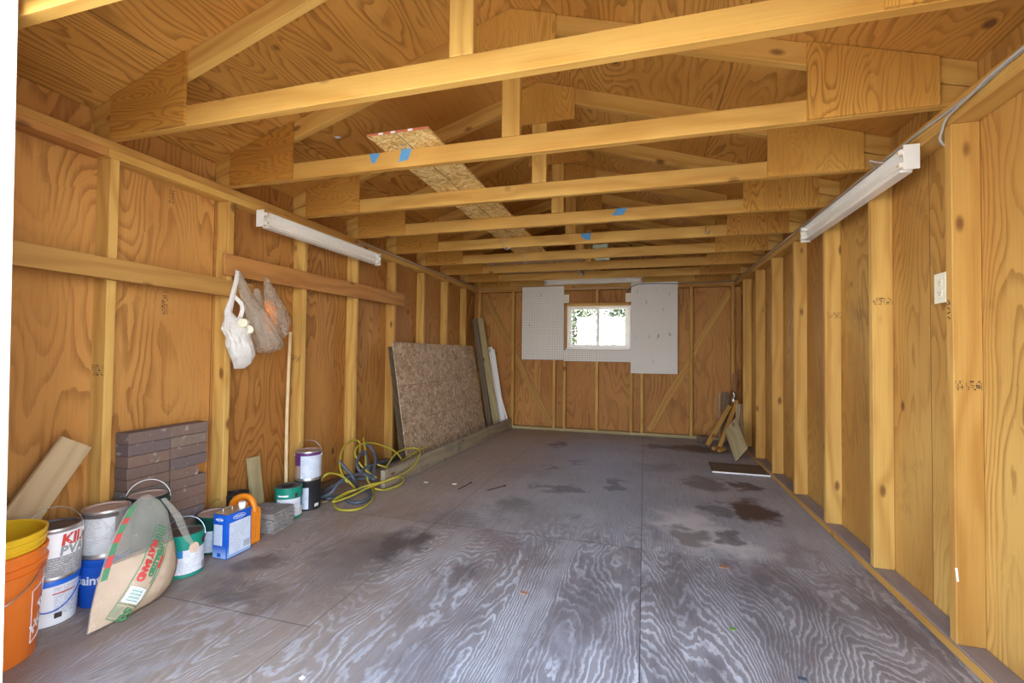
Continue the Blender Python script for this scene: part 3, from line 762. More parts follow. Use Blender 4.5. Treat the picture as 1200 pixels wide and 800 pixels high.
# ------------------------------------------------------------------ boards on the left wall
def board(name, a, b_, w, t, wd, mat, lab, cat='board', group=None):
    return tag(lumber(name, a, b_, w, t, wd, M[mat]), lab, cat, group)
board('wall_mounted_board', (PL + .0195, .80, 1.415), (PL + .0195, 2.205, 1.405), .094, .038, (0, 0, 1), 'fir', 'long yellow-brown board nailed across left wall near the doorway, under the shorter board').name = 'horizontal_board'
board('horizontal_board', (PL + .010, 2.028, 1.542), (PL + .010, 4.05, 1.565), .122, .019, (0, 0, 1), 'red', 'reddish board nailed across the left wall, holding the hanging bags')

# ------------------------------------------------------------------ things above the chords
zc = H + .0895
pk = MB().box(1.115, 1.435, 1.885, 4.6, zc, zc + .011)
po = tag(pk.build('osb_plank', M['osb2']), 'narrow OSB plank with red edge lying on the truss chords, left of centre', 'plank')
MB().box(1.115, 1.435, 1.8835, 1.8848, zc, zc + .011).build('sealed_edge', M['osbedge'], po)
lbm = MB()
for x in (1.19, 1.255, 1.345): lbm.box(x - .012, x + .012, 1.8822, 1.8834, zc + .001, zc + .010)
lbm.build('edge_label', M['whiteink'], po)
tag(MB().box(.62, 1.75, 4.02 + .6, 6.0, zc + .0005, zc + .0115).build('osb_sheet', M['osb']), 'brownish OSB sheet lying on the rear truss chords', 'sheet')
def tape(pts, y, lab):
    tag(MB().prism(pts, 'Y', y - .0010, y - .0003).build('masking_tape', M['tape']), lab, 'tape', 'blue masking tape pieces')
yk = trusses
tape([(1.02, 2.079), (1.082, 2.074), (1.055, 2.030), (1.035, 2.024)], yk[0], 'left piece of blue tape on the second truss chord under the OSB plank')
tape([(1.205, 2.079), (1.265, 2.082), (1.245, 2.028), (1.19, 2.016)], yk[0], 'right piece of blue tape on the second truss chord under the OSB plank')
tape([(2.20, 2.076), (2.275, 2.078), (2.245, 2.03), (2.17, 2.03)], yk[2], 'blue tape piece on the fourth truss chord, right of the king post')
tape([(1.875, 2.076), (1.955, 2.076), (1.95, 2.018), (1.91, 2.02), (1.87, 2.05)], yk[3], 'blue tape piece on the fifth truss chord beneath the king post')
for y, x, lb in ((yk[3], 1.205, 'nearer pale grey hook hanging on a rear truss chord'), (yk[4], 1.225, 'farther pale grey hook hanging on a rear truss chord')):
    mb = MB().tube([(x + .014, y + .01, H + .093), (x + .005, y - .004, H + .094), (x - .012, y - .008, H + .07), (x - .02, y - .008, H + .03), (x - .012, y - .008, H - .005), (x + .015, y - .008, H - .018), (x + .04, y - .008, H - .006), (x + .046, y - .008, H + .008)], .0038, 8)
    tag(mb.build('storage_hook', M['graycable'], smooth=60), lb, 'hook', 'grey hooks on the trusses')
g = thing('junction_box', 'pale green electrical box with lamp holder fixed between rear trusses', 'electrical box', (1.985, 4.62, 2.0))
M['palegreen'] = plain('pale_green_enamel', (.55, .66, .50), .4, var=.1)
MB().box(1.90, 2.05, 4.53, 4.78, H + .03, H + .14, .006).build('box_body', M['palegreen'], g)
MB().lathe([(0, 0), (.05, 0), (.055, .02), (.035, .05), (0, .05)], (2.06, 4.65), H + .07, 20).build('lamp_holder', M['graycable'], g, smooth=40)
tag(lumber('short_batten', (1.66, yk[5] + .045, H + .06), (1.66, yk[5] + .5, H + .06), .04, .10, (1, 0, 0), M['weather']), 'pale short batten seen between rear chords left of the green box', 'batten')
cw = MB().tube([(2.855, yk[3] - .004, 2.06), (2.85, yk[3] - .012, 2.03), (2.87, yk[3] - .014, 2.012), (2.885, yk[3] - .010, 2.035)], .004, 6)
tag(cw.build('wire_clip', M['tin'], smooth=60), 'small shiny wire clip on a rear truss chord at right', 'clip')
tag(MB().box(.62, .655, 2.285, 2.31, 2.325, 2.3262).build('paper_scrap', M['whiteink']), 'white paper scrap stuck under the roof left of the OSB plank', 'paper')

# ------------------------------------------------------------------ OSB sheet, kerb and boards leaning in the back left corner
osb_m = MB()
def lean_sheet(mb, y0, y1, xb, zb, xt, zt_, t, sk=0.0):
    d = V((xt - xb, 0, zt_ - zb)).normalized(); n = V((d.z, 0, -d.x)) * t
    c_ = [V((xb, y0, zb)), V((xb, y1, zb)), V((xt, y1 + sk, zt_)), V((xt, y0 + sk, zt_))]
    vs = [mb.b.verts.new(p) for p in c_] + [mb.b.verts.new(p + n) for p in c_]
    for q in ((0, 1, 2, 3), (7, 6, 5, 4), (0, 4, 5, 1), (1, 5, 6, 2), (2, 6, 7, 3), (3, 7, 4, 0)): mb.b.faces.new([vs[i] for i in q])
    return mb
tag(lean_sheet(osb_m, 3.75, 5.87, .335, .004, .094, 1.142, .011, .1).build('osb_sheet', M['osb']), 'large brown OSB sheet leaning on the left wall behind the kerb board', 'sheet')
tag(lean_sheet(MB(), 3.69, 5.80, .31, .004, .091, 1.10, .0015, .1).build('underlay_sheet', M['dark']), 'dark thin sheet edge showing behind the leaning OSB sheet', 'sheet')
board('kerb_board', (.466, 3.13, .0725), (.596, 6.185, .0725), .140, .038, (0, 0, 1), 'weather', 'long weathered board on edge on the floor in front of the leaning OSB', 'board')
yb2 = 6.02
G_ = 'boards leaning in the back left corner'
board('leaning_board', (.35, yb2, .012), (.098, yb2 + .02, 1.53), .075, .022, (1, 0, 0), 'dark', 'dark board edge leaning in back left corner, left of the yellow board', group=G_)
board('leaning_board', (.44, yb2 + .05, .012), (.165, yb2 + .06, 1.535), .092, .036, (1, 0, 0), 'pale2', 'yellowish treated board leaning in the back left corner', group=G_)
for i, (xb, xt, z1, w, lb) in enumerate(((.465, .272, 1.125, .05, 'left white trim strip leaning in back left corner'), (.515, .318, 1.135, .036, 'middle white trim strip leaning in back left corner'), (.545, .352, 1.105, .03, 'right white trim strip leaning in back left corner'))):
    board('white_trim_strip', (xb, 6.10 + .006 * i, .01), (xt, 6.115 + .006 * i, z1), w, .018, (1, 0, 0), 'whitepaint', lb, 'trim strip', 'white trim strips')
tag(MB().box(.255, .325, 6.088, 6.096, 1.06, 1.11, .001).build('paper_tag', M['graycable']), 'grey sticker tag at top of the left white trim strip', 'tag')
board('white_trim_strip', (.60, 6.125, .01), (.44, 6.140, .52), .026, .014, (1, 0, 0), 'whitepaint', 'short thin white strip leaning right of the other white strips', 'trim strip', 'white trim strips')

# ------------------------------------------------------------------ leaning pieces by the left wall
board('leaning_plank', (.062, .955, .02), (.104, 1.352, .665), .125, .019, (0, 1, -.6), 'pale', 'pale planed plank leaning diagonally against the left wall near the doorway', 'plank')
board('short_stake', (.10, 2.325, .004), (.032, 2.333, .385), .086, .024, (0, 1, 0), 'pale2', 'short yellowish board leaning on left wall behind the orange jug', 'board')
tag(MB().tube([(.115, 2.53, .012), (.075, 2.565, .6), (.035, 2.622, 1.183)], .0115, 10).build('dowel_rod', M['dowel'], smooth=50), 'long pale dowel leaning upright on the left wall', 'dowel')

# ------------------------------------------------------------------ paver stack
ORD = ['topmost', 'second', 'third', 'fourth', 'fifth', 'sixth', 'seventh', 'eighth', 'ninth', 'tenth', 'eleventh', 'twelfth']
bz = .0552; nb = 12
for col, (y0, nm) in enumerate(((1.562, 'left'), (1.764, 'right'))):
    for k in range(nb):
        z1 = .664 - k * bz; L = .198
        dx = random.uniform(-.003, .003); dy = random.uniform(-.002, .004)
        if col == 1 and k == 0: L, dy = .207, .0
        if col == 1 and k == 4: L = .150
        if col == 0 and k == 0: dx = .004
        m = MB().box(0, .086, 0, L, 0, bz - .0012, .003)
        o = m.build('paver_brick', M['brick'], mw=Matrix.Translation((.006 + max(dx, -.005), y0 + dy, z1 - bz)))
        s_ = 'topmost' if k == 0 else 'lowest' if k == nb - 1 else ORD[k] + ' from the top'
        tag(o, f'worn brown paver brick, {s_} in the {nm} column of the stack' + (', short' if col == 1 and k == 4 else ''), 'brick', 'paver bricks stacked by the left wall')

# ------------------------------------------------------------------ cans
CAMX = 2.3917
def face_angle(x, y): return math.atan2(-y, CAMX - x)
def can(lab, c, z0, r=.0812, h=.191, body='tin', lid='lidbrown', bands=(), handle=None, hang=0, rim='tin', name='paint_can', dark_top=None):
    rt = thing(name, lab, 'paint can', (c[0], c[1], z0), 'paint cans and tubs by the left wall')
    zz = z0 + .0006
    MB().lathe([(0, .002), (r - .003, .002), (r - .001, 0), (r, .003), (r - .001, .008), (r - .001, h - .012), (r, h - .010), (r + .0008, h - .005), (r, h), (r - .005, h), (r - .006, h - .006), (0, h - .007)], c, zz, 48).build('can_body', M[body], rt, smooth=35)
    MB().lathe([(r - .0065, h - .0055), (r - .008, h + .001), (r - .013, h + .001), (r - .016, h - .005), (.012, h - .004), (0, h - .004)], c, zz, 40).build('lid', M[lid], rt, smooth=35)
    fa = face_angle(*c)
    for i, (za, zb, aa, ab, mat, nm, *ex) in enumerate(bands):
        rr = r + .0006 + .0005 * (ex[0] if ex else 0)
        MB().lathe([(rr, za), (rr, zb)], c, zz, max(6, int((ab - aa) / .13)), fa + aa, fa + ab).build(nm, M[mat], rt, smooth=60)
    if handle is not None:
        ang = fa + handle; d = V((math.cos(ang), math.sin(ang), 0)); n = V((-d.y, d.x, 0))
        ct = V((c[0], c[1], zz + h - .03)); R_ = r + .004
        pts = []
        for i in range(13):
            a = PI * i / 12; rise = math.sin(a)
            # hang: 0 = straight up, 1 = folded down in front
            p = ct + d * R_ * math.cos(a) + V((0, 0, 1)) * rise * R_ * 1.12 * math.cos(hang * PI / 2) + n * rise * (R_ * 1.06) * math.sin(hang * PI / 2) + V((0, 0, .0)) 
            if hang > .9: p.z -= rise * .05
            pts.append(p)
        MB().tube(pts, .0018, 6).build('wire_handle', M['metal'], rt, smooth=60)
        er = MB()
        for s_ in (-1, 1):
            er.obox(ct + d * s_ * (r + .0025), d * .0025, n * .008, V((0, 0, .008)), .001)
        er.build('handle_ear', M['black'] if body in ('green', 'black', 'dkgreen') else M['tin'], rt)
    return rt, fa, zz
def can_text(rt, c, fa, zz, r, body, size, ang0, z, mat, bold=.0, spacing=1.0, shear=0):
    mb = text_mb(body, size, bold, spacing, shear)
    def fn(x, y):
        a = fa + ang0 + x / r; return V((c[0] + r * math.cos(a), c[1] + r * math.sin(a), zz + z + y))
    return warp(mb, fn).build('lettering', M[mat], rt, recalc=False)

# white tub with blue lid
c = (.165, 1.243); fa = face_angle(*c)
tb = thing('plastic_tub', 'white plastic tub with blue lid under the grey primer can', 'tub', (*c, 0), 'paint cans and tubs by the left wall')
MB().lathe([(0, .001), (.076, .001), (.0785, .004), (.0825, .155), (0, .155)], c, .0005, 48).build('tub_body', M['whitepaint'], tb, smooth=35)
MB().lathe([(.0827, .152), (.0862, .152), (.0865, .168), (.084, .176), (.079, .176), (.077, .172), (0, .172)], c, .0005, 48).build('tub_lid', M['bluelid'], tb, smooth=35)
MB().lathe([(.0805, .035), (.0836, .145)], c, .0005, 14, fa + .15, fa + 1.45).build('tub_label', M['print_w'], tb, smooth=60)
MB().lathe([(.0834, .118), (.0836, .1225)], c, .0009, 10, fa + .1, fa + 1.0).build('red_rule', M['redink'], tb, smooth=60)
lg = MB().lathe([(.0810, .028), (.0816, .048)], c, .0005, 5, fa + .18, fa + .46)
lg.build('black_emblem', M['ink'], tb, smooth=60)
pts = [(c[0] + .0885 * math.cos(fa - 1.35 + 2.7 * i / 12), c[1] + .0885 * math.sin(fa - 1.35 + 2.7 * i / 12), .145 - .085 * math.sin(PI * i / 12)) for i in range(13)]
MB().tube(pts, .0022, 6).build('bail_handle', M['bluelid'], tb, smooth=60)
# primer can
c = (.183, 1.241)
rt, fa, zz = can('grey and white primer can with dark lid stacked on the blue-lidded tub', c, .1772, bands=((.012, .086, -1.2, 1.9, 'print_g', 'grey_label'), (.086, .176, -1.2, 1.9, 'whitepaint', 'white_label')), lid='liddark', body='tin', handle=1.5, hang=.12)
can_text(rt, c, fa, zz, .0828, 'KILZ', .057, .24, .127, 'redink', .0024, .98, .12)
can_text(rt, c, fa, zz, .0828, 'PVA', .046, .20, .0905, 'greyink', .0020, 1.12, .12)
# blue paint can and the silver can on it
c = (.196, 1.414)
rt, fa, zz = can('blue paint can on floor beneath the scuffed silver can', c, 0, body='blue', bands=((.02, .165, -1.3, 1.6, 'blue', 'blue_label'),), lid='tin')
can_text(rt, c, fa, zz, .0826, 'paint', .05, -1.30, .095, 'whiteink', .0012)
rt, fa, zz = can('scuffed silver paint can with brown lid stacked on the blue paint can', c, .1935, body='tin', bands=((.02, .176, -1.35, .35, 'print_s', 'worn_label'), (.165, .180, -1.3, .5, 'liddark', 'dark_smear', 1)), lid='lidbrown')
can('dark paint can on floor hidden behind the sand bag', (.157, 1.586), 0, r=.069, body='dkgreen', lid='liddark')
can('dark paint can with raised wire handle stacked behind the sand bag', (.185, 1.592), .1935, body='black', lid='lidbrown', bands=((.0, .18, -1.5, 1.5, 'dkgreen', 'dark_label'),), handle=1.45, hang=.05)
# green and white can
c = (.288, 1.690)
rt, fa, zz = can('green-topped white paint can with raised handle, right of the sand bag', c, 0, body='green', lid='liddark', bands=((.016, .125, -1.4, 1.35, 'print_w', 'white_label'), (.092, .128, -1.2, -.05, 'cyan', 'blue_patch', 1), (.125, .182, -1.5, 1.55, 'green', 'green_band'), (.02, .05, 1.02, 1.25, 'greyink', 'barcode', 1)), handle=1.35, hang=.28)
stk = MB(); cv = stk.b.verts.new((c[0] + .0834 * math.cos(fa + .5), c[1] + .0834 * math.sin(fa + .5), zz + .130))
rv = [stk.b.verts.new((c[0] + .0834 * math.cos(fa + .5 + .27 * math.cos(2 * PI * i / 20)), c[1] + .0834 * math.sin(fa + .5 + .27 * math.cos(2 * PI * i / 20)), zz + .130 + .024 * math.sin(2 * PI * i / 20))) for i in range(20)]
for i in range(20): stk.b.faces.new((cv, rv[i], rv[(i + 1) % 20]))
stk.build('round_sticker', M['peach'], rt, smooth=60)
MB().lathe([(.0834, .135), (.0834, .162)], c, zz, 3, fa + .98, fa + 1.3).build('dark_spot', M['ink'], rt, smooth=60)
# dark green can behind the solvent can
can('dark green paint can with pale label, behind the blue solvent can', (.198, 1.925), 0, body='dkgreen', lid='lidbrown', bands=((.012, .12, -1.2, .8, 'print_w2', 'pale_label'),), handle=.35, hang=.15)
# second green can
c = (.206, 2.449)
rt, fa, zz = can('green-topped white paint can behind the grey tile stack', c, 0, body='green', lid='liddark', bands=((.014, .125, -.9, 1.3, 'print_w', 'white_label'), (.125, .182, -1.5, 1.5, 'green', 'green_band'), (.07, .13, .98, 1.2, 'cyan', 'blue_patch', 1), (.130, .158, .45, .72, 'ink', 'dark_spot', 1), (.140, .150, -.8, .0, 'whiteink', 'pale_print', 1)))
MB().lathe([(0, 0), (.035, 0), (.037, .006), (.028, .010), (0, .010)], (c[0] - .01, c[1]), .188, 24).build('stirring_lid', M['black'], rt, smooth=40)
# stacked pair
c = (.212, 2.618)
rt, fa, zz = can('black paint can with white label, bottom of stacked pair beside the hoses', c, 0, body='black', lid='liddark', bands=((.012, .150, -1.3, .05, 'print_w2', 'pale_label'), (.02, .04, .55, .95, 'print_w', 'small_white_print'),), handle=1.4, hang=1)
rt, fa, zz = can('silver paint can with purple top, upper of stacked pair beside the hoses', c, .1935, body='tin', lid='lidbrown', bands=((.018, .165, -.62, 1.5, 'print_w2', 'silver_label'), (.165, .182, -1.5, 1.5, 'purple', 'purple_band'), (.10, .165, -1.5, -.66, 'purple', 'purple_side', 1), (.02, .10, -1.5, -.66, 'lidbrown', 'brown_side', 1)), handle=1.35, hang=.06)
# black tub behind jug
rt, fa, zz = can('black tub with dark lid behind the orange jug', (.085, 2.165), 0, r=.068, h=.215, body='black', lid='black')

# ------------------------------------------------------------------ bucket pair
c = (.262, 1.005); fa = face_angle(*c)
bk = thing('bucket', 'orange plastic bucket with white boxed lettering beside the door jamb', 'bucket', (*c, 0), 'nested buckets')
MB().lathe([(0, .004), (.126, .004), (.130, .0), (.132, .004), (.146, .285), (.153, .287), (.154, .297), (.1485, .300), (.1488, .312), (.156, .314), (.157, .324), (.150, .327), (.1505, .352), (.155, .354), (.156, .366), (.150, .368), (.146, .362), (.143, .28), (.128, .012), (0, .012)], c, .0006, 64).build('bucket_shell', M['orange'], bk, smooth=30)
pts = [(c[0] + (.156 + .012 * math.sin(PI * i / 14)) * math.cos(fa - 1.5 + 2.75 * i / 14), c[1] + (.156 + .012 * math.sin(PI * i / 14)) * math.sin(fa - 1.5 + 2.75 * i / 14), .306 - .10 * math.sin(PI * min(1, i / 13)) ** 1.0) for i in range(15)]
MB().tube(pts, .0024, 6).build('wire_handle', M['metal'], bk, smooth=60)
gp = MB().tube([pts[i] for i in (6, 7, 8)], .006, 8); gp.build('handle_grip', M['graycable'], bk, smooth=60)
def on_bucket(a, z, d=.0012):
    r = .132 + (.146 - .132) * (z - .004) / .281 + d
    return V((c[0] + r * math.cos(fa + a), c[1] + r * math.sin(fa + a), z))
fr = MB()
box_pts = [(.98, .048), (.92, .225), (1.55, .25), (1.62, .072)]
lines_ = []
for (a0, z0), (a1, z1) in zip(box_pts, box_pts[1:] + box_pts[:1]):
    fr.tube([on_bucket(a0 + (a1 - a0) * t / 8, z0 + (z1 - z0) * t / 8, .0008) for t in range(9)], .0013, 4, smooth=False)
fr.build('white_box_outline', M['whiteink'], bk)
for body, a0, z0, sz in (('THE', 1.22, .150, .036), ('HO', 1.04, .075, .050)):
    mb = text_mb(body, sz, .0022)
    ca, sa = math.cos(.62), math.sin(.62)
    warp(mb, lambda x, y: on_bucket(a0 + (x * ca - y * sa) / .142, z0 + x * sa + y * ca)).build('stencil_lettering', M['whiteink'], bk, recalc=False)
yb = thing('bucket', 'yellow plastic bucket nested inside the orange bucket', 'bucket', (*c, .03), 'nested buckets')
MB().lathe([(0, .034), (.118, .034), (.124, .04), (.139, .32), (.1425, 0.3690), (.1475, 0.3707), (.149, 0.3792), (.1445, 0.3809), (.145, 0.3894), (.1505, 0.3911), (.152, 0.4013), (.147, 0.4030), (.1475, 0.4132), (.153, 0.4149), (.154, 0.4243), (.149, 0.4260), (.144, 0.4217), (.139, 0.3520), (.122, .046), (0, .046)], c, 0, 64).build('bucket_shell', M['yellow'], yb, smooth=30)

# ------------------------------------------------------------------ blue solvent can
ang = -.03
def rot_mb(mb, cx, cy, a): mb.b.transform(Matrix.Translation((cx, cy, 0)) @ Matrix.Rotation(a, 4, 'Z') @ Matrix.Translation((-cx, -cy, 0))); return mb
x0, x1, y0, y1, hh = .288, .380, 1.840, 1.992, .222
rt = thing('solvent_can', 'blue rectangular solvent can with white cap and white labels', 'solvent can', ((x0 + x1) / 2, (y0 + y1) / 2, 0))
m = MB().box(x0, x1, y0, y1, .0005, hh, .006)
m.build('can_body', M['blue'], rt, smooth=30)
def fade_mat():
    b = NB('blue_can_lower_print'); z = b.sep(b.coords(False))[2]
    return b.out(b.mix(b.step(z, .004, .075), (.32, .45, .68), (.012, .10, .50)), .35)
M['fade'] = fade_mat()
lo = MB().box(x0 + .004, x1 - .004, y0 - .0008, y0, .006, .075).box(x1, x1 + .0008, y0 + .004, y1 - .004, .006, .075)
lo.build('pale_lower_print', M['fade'], rt)
MB().box(x0 + .001, x1 - .001, y0 + .001, y1 - .001, hh, hh + .003, .002).build('can_top', M['tin'], rt)
MB().box(x1 + .0006, x1 + .0016, y0 + .014, y1 - .010, .020, .178).build('front_label', M['print_w2'], rt)
MB().box(x0 + .010, x1 - .028, y0 - .0016, y0 - .0006, .068, .172).build('side_label', M['print_w2'], rt)
bc = MB()
for i in range(7): bc.box(x1 + .0016, x1 + .0022, y1 - .050 + i * .0055, y1 - .047 + i * .0055, .03, .062)
bc.build('barcode', M['greyink'], rt)
el = MB(); cyy = y0 + .072
el.tube([(x1 + .0012, cyy + .036 * math.cos(2 * PI * i / 24), .199 + .011 * math.sin(2 * PI * i / 24)) for i in range(24)], .0011, 4, smooth=False, closed=True)
el.tube([(x1 + .0012, cyy - .024 + .006 * i, .199 + (.0035 if i % 2 else -.003)) for i in range(9)], .0013, 4)
el.build('oval_emblem', M['whiteink'], rt); el = MB()
el.tube([(x0 + .020 + .005 * i, y0 - .0012, .197 + (.003 if i % 2 else -.003)) for i in range(10)], .0013, 4)
el.tube([(x0 + .046 + .022 * math.cos(2 * PI * i / 20), y0 - .0012, .197 + .0075 * math.sin(2 * PI * i / 20)) for i in range(20)], .0008, 4, smooth=False, closed=True)
el.build('side_emblem', M['whiteink'], rt)
MB().box(x0 + .034, x0 + .056, y0 - .0018, y0 - .0008, .012, .030).build('small_blue_emblem', M['blue'], rt)
MB().lathe([(0, 0), (.014, 0), (.014, .010), (.018, .010), (.018, .028), (.016, .030), (0, .030)], (x1 - .028, y1 - .036), hh + .003, 20).build('screw_cap', M['whitepaint'], rt, smooth=35)
MB().tube([((x0 + x1) / 2 - .02, y0 + .035, hh + .004), ((x0 + x1) / 2 - .02, y0 + .04, hh + .016), ((x0 + x1) / 2 - .02, y0 + .085, hh + .016), ((x0 + x1) / 2 - .02, y0 + .09, hh + .004)], .0035, 8).build('carry_handle', M['tin'], rt, smooth=60)

# ------------------------------------------------------------------ orange jug
jx0, jx1, jy0, jy1 = .175, .352, 2.008, 2.092
rt = thing('plastic_jug', 'orange plastic jug with moulded handle behind the blue solvent can', 'jug', ((jx0 + jx1) / 2, 2.05, 0))
jm = MB()
hgt = .175; ym = (jy0 + jy1) / 2
def jring(z, sx, sy, ox=0):
    cx = (jx0 + jx1) / 2 + ox; hx = (jx1 - jx0) / 2 * sx; hy = (jy1 - jy0) / 2 * sy; out = []
    for i in range(32):
        a = 2 * PI * i / 32; ca, sa = math.cos(a), math.sin(a); p = .28
        out.append((cx + hx * math.copysign(abs(ca) ** p, ca), ym + hy * math.copysign(abs(sa) ** p, sa), z))
    return out
jm.loft([jring(.0006, .93, .9), jring(.006, .99, .98), jring(.03, 1, 1), jring(.16, 1, 1), jring(.178, .98, .97), jring(.188, .9, .86), jring(.194, .75, .62), jring(.196, .5, .4)])
jm.build('jug_body', M['jug'], rt, smooth=40)
MB().tube([(jx1 - .012, ym, .170), (jx1 - .020, ym, .205), (jx1 - .042, ym, .238), (jx1 - .072, ym, .246), (jx1 - .105, ym, .240), (jx1 - .14, ym, .222), (jx1 - .16, ym, .196), (jx1 - .16, ym, .18)], .0165, 12, flat=1.35).build('jug_handle', M['jug'], rt, smooth=60)
MB().lathe([(0, 0), (.017, 0), (.017, .018), (.014, .022), (0, .022)], (jx0 + .10, ym), .1965, 20).build('jug_cap', M['jug'], rt, smooth=40)
MB().box(jx1 - .0003, jx1 + .0006, ym - .004, ym - .001, .03, .15).build('moulding_seam', M['osbedge'], rt)

# ------------------------------------------------------------------ grey tile stack
for k in range(10):
    sz = .096 - .0012 * (k % 3); z0 = k * .0112 + .0008
    m = MB(); n_ = 40; ring = []
    for i in range(n_):
        t = i / n_ * 4; s_ = int(t); u = (t - s_) * 2 - 1
        p = [(u, -1), (1, u), (-u, 1), (-1, -u)][s_]
        j = random.uniform(-.004, .002)
        ring.append((p[0] * (sz + (j if abs(p[0]) > .99 else 0)), p[1] * (sz + (j if abs(p[1]) > .99 else 0))))
    m.prism(ring, 'Z', 0, .0100)
    a = .10 + random.uniform(-.04, .04)
    o = m.build('slate_tile', M['tile'], mw=Matrix.Translation((.243 + random.uniform(-.004, .004), 2.262 + random.uniform(-.004, .004), z0)) @ Matrix.Rotation(a, 4, 'Z'))
    s_ = ['bottom', 'second from the bottom', 'third from the bottom', 'fourth from the bottom', 'fifth from the bottom', 'fifth from the top', 'fourth from the top', 'third from the top', 'second from the top', 'top, with a round mark,'][k]
    tag(o, f'rough-edged grey square tile, {s_} in the stack by the jug', 'tile', 'grey tiles stacked on the floor')
    if k == 9:
        rg = MB().lathe([(.014, .0101), (.024, .0101), (.024, .0108), (.014, .0108)], (0, 0), 0, 24)
        rg.build('round_mark', M['greyband'], o, mw=o.matrix_basis.copy())

# ------------------------------------------------------------------ sand bag
B0 = V((.43, 1.21, .006)); nn = V((.97205, .07477, .22254)); ee = V((-.0767, .99705, 0)); ff = V((-.22189, -.01707, .97492))
Lp = [(0, 0), (.07, .020), (.147, .051), (.2, .078), (.253, .104), (.328, .153), (.396, .207), (.428, .266)]
Rp = [(0, .285), (.03, .335), (.078, .362), (.12, .373), (.176, .375), (.252, .374), (.33, .371), (.384, .347), (.428, .300)]
Hp = [(0, .030), (.04, .062), (.10, .076), (.17, .070), (.22, .052), (.28, .038), (.34, .032), (.40, .020), (.428, .008)]
def lerp(tb_, v):
    for (a, b_), (c_, d) in zip(tb_, tb_[1:]):
        if v <= c_: return b_ + (d - b_) * max(0, (v - a)) / (c_ - a)
    return tb_[-1][1]
def bag_pt(e, f_, side=1, off=0.0, scale=1.0):
    l, r = lerp(Lp, f_), lerp(Rp, f_); u = min(1, max(0, (e - l) / max(1e-4, r - l)))
    th_ = lerp(Hp, f_) * (max(0, 4 * u * (1 - u))) ** .55 * min(1, .35 + 1.6 * u) * scale
    wv = mnoise.noise(V((e * 16, f_ * 9, side * 3.1))) * .006 * min(1, 4 * u * (1 - u) * 2)
    p = B0 + ee * e + ff * f_ + nn * (side * (th_ + wv) + off)
    p.z = max(p.z, .0025); return p
def bag_mesh(f0, f1, nf, ne, scale, inset=0.0):
    rings = []
    for i in range(nf + 1):
        f_ = f0 + (f1 - f0) * i / nf; l, r = lerp(Lp, f_) + inset, lerp(Rp, f_) - inset
        fr_ = [bag_pt(l + (r - l) * (.5 - .5 * math.cos(PI * j / ne)), f_, 1, 0, scale) for j in range(ne + 1)]
        bk_ = [bag_pt(l + (r - l) * (.5 - .5 * math.cos(PI * j / ne)), f_, -1, 0, scale * .75) for j in range(ne - 1, 0, -1)]
        rings.append(fr_ + bk_)
    return MB().loft(rings)
sb = thing('sand_bag', 'half-empty clear plastic bag of play sand slumped in front of the cans', 'bag', tuple(B0 + ee * .2))
bag_mesh(0, .428, 46, 26, 1.0).build('plastic_sack', M['bag_clear'], sb, smooth=70)
bag_mesh(.002, .205, 22, 26, .955, .003).build('sand_fill', M['sand'], sb, smooth=70)
tl = []
for i, (e, f_, w_) in enumerate(((.345, .392, .012), (.372, .335, .016), (.396, .29, .020), (.418, .235, .020), (.436, .18, .016), (.444, .150, .010))):
    p = B0 + ee * e + ff * f_ + nn * (.02 + .008 * math.sin(i * 1.3)); tl.append([p + ee * (w_ * math.cos(2 * PI * k / 10)) + nn * (.006 * math.sin(2 * PI * k / 10)) for k in range(10)])
MB().loft(tl).build('loose_sack_tail', M['bag_clear'], sb, smooth=70)
# printed strips: local frame along the strip
sd = V((.141, .166)); sd = sd / sd.length; sn = V((sd.y, -sd.x))
s0 = V((.095, .050))
def strip(u, v, off=.0012):      # u along strip, v across (to the right/down)
    q = s0 + sd * u + sn * v
    if u > .22: q = q + V((-.00, 1)) * 0
    return bag_pt(q.x, q.y, 1, off)
def strip_quads(mb, u0, u1, v0, v1, off=.0011):
    n_ = max(1, int((u1 - u0) / .008))
    k = max(1, int((v1 - v0) / .008))
    for i in range(n_):
        for j in range(k):
            P = [(u0 + (u1 - u0) * a / n_, v0 + (v1 - v0) * b_ / k) for a, b_ in ((i, j), (i + 1, j), (i + 1, j + 1), (i, j + 1))]
            mb.b.faces.new([mb.b.verts.new(strip(*p, off)) for p in P])
    return mb
ol = MB()
for u0, u1, v0, v1 in ((-.046, .30, -.016, -.0132), (-.046, .30, .0615, .0645), (-.046, -.043, -.016, .0645), (.007, .0098, -.016, .0645), (.252, .255, -.016, .0645)): strip_quads(ol, u0, u1, v0, v1)
ol.build('green_print_frame', M['greenink'], sb, recalc=False)
strip_quads(MB(), .014, .068, -.008, .052, .0013).build('white_barcode_panel', M['whiteink'], sb, recalc=False)
bcq = MB()
for i in range(12): strip_quads(bcq, -.0 + .020 + i * .0037, .020 + i * .0037 + (.0012 if i % 3 else .0024), .002, .042, .0018)
bcq.build('barcode', M['greenink'], sb, recalc=False)
def bag_text(body, size, u, v, mat, bold=.001, flip=False, off=.0016):
    mb = text_mb(body, size, bold)
    bmesh.ops.subdivide_edges(mb.b, edges=mb.b.edges[:], cuts=1)
    # reads down the strip, from its upper end towards the floor
    warp(mb, lambda x, y: strip(u - x, v + y, off) if flip else strip(u + x, v + y, off)).build('lettering', M[mat], sb, recalc=False)
bag_text('PLAY SAND', .031, .248, -.004, 'redink', .0022, True)
bag_text('STERILIZED', .027, .248, .027, 'greenink', .0018, True)
for k_ in range(4): strip_quads(MB(), -.038, .0, -.010 + k_ * .007, -.0075 + k_ * .007, .0013).build('green_small_print', M['greenink'], sb, recalc=False)
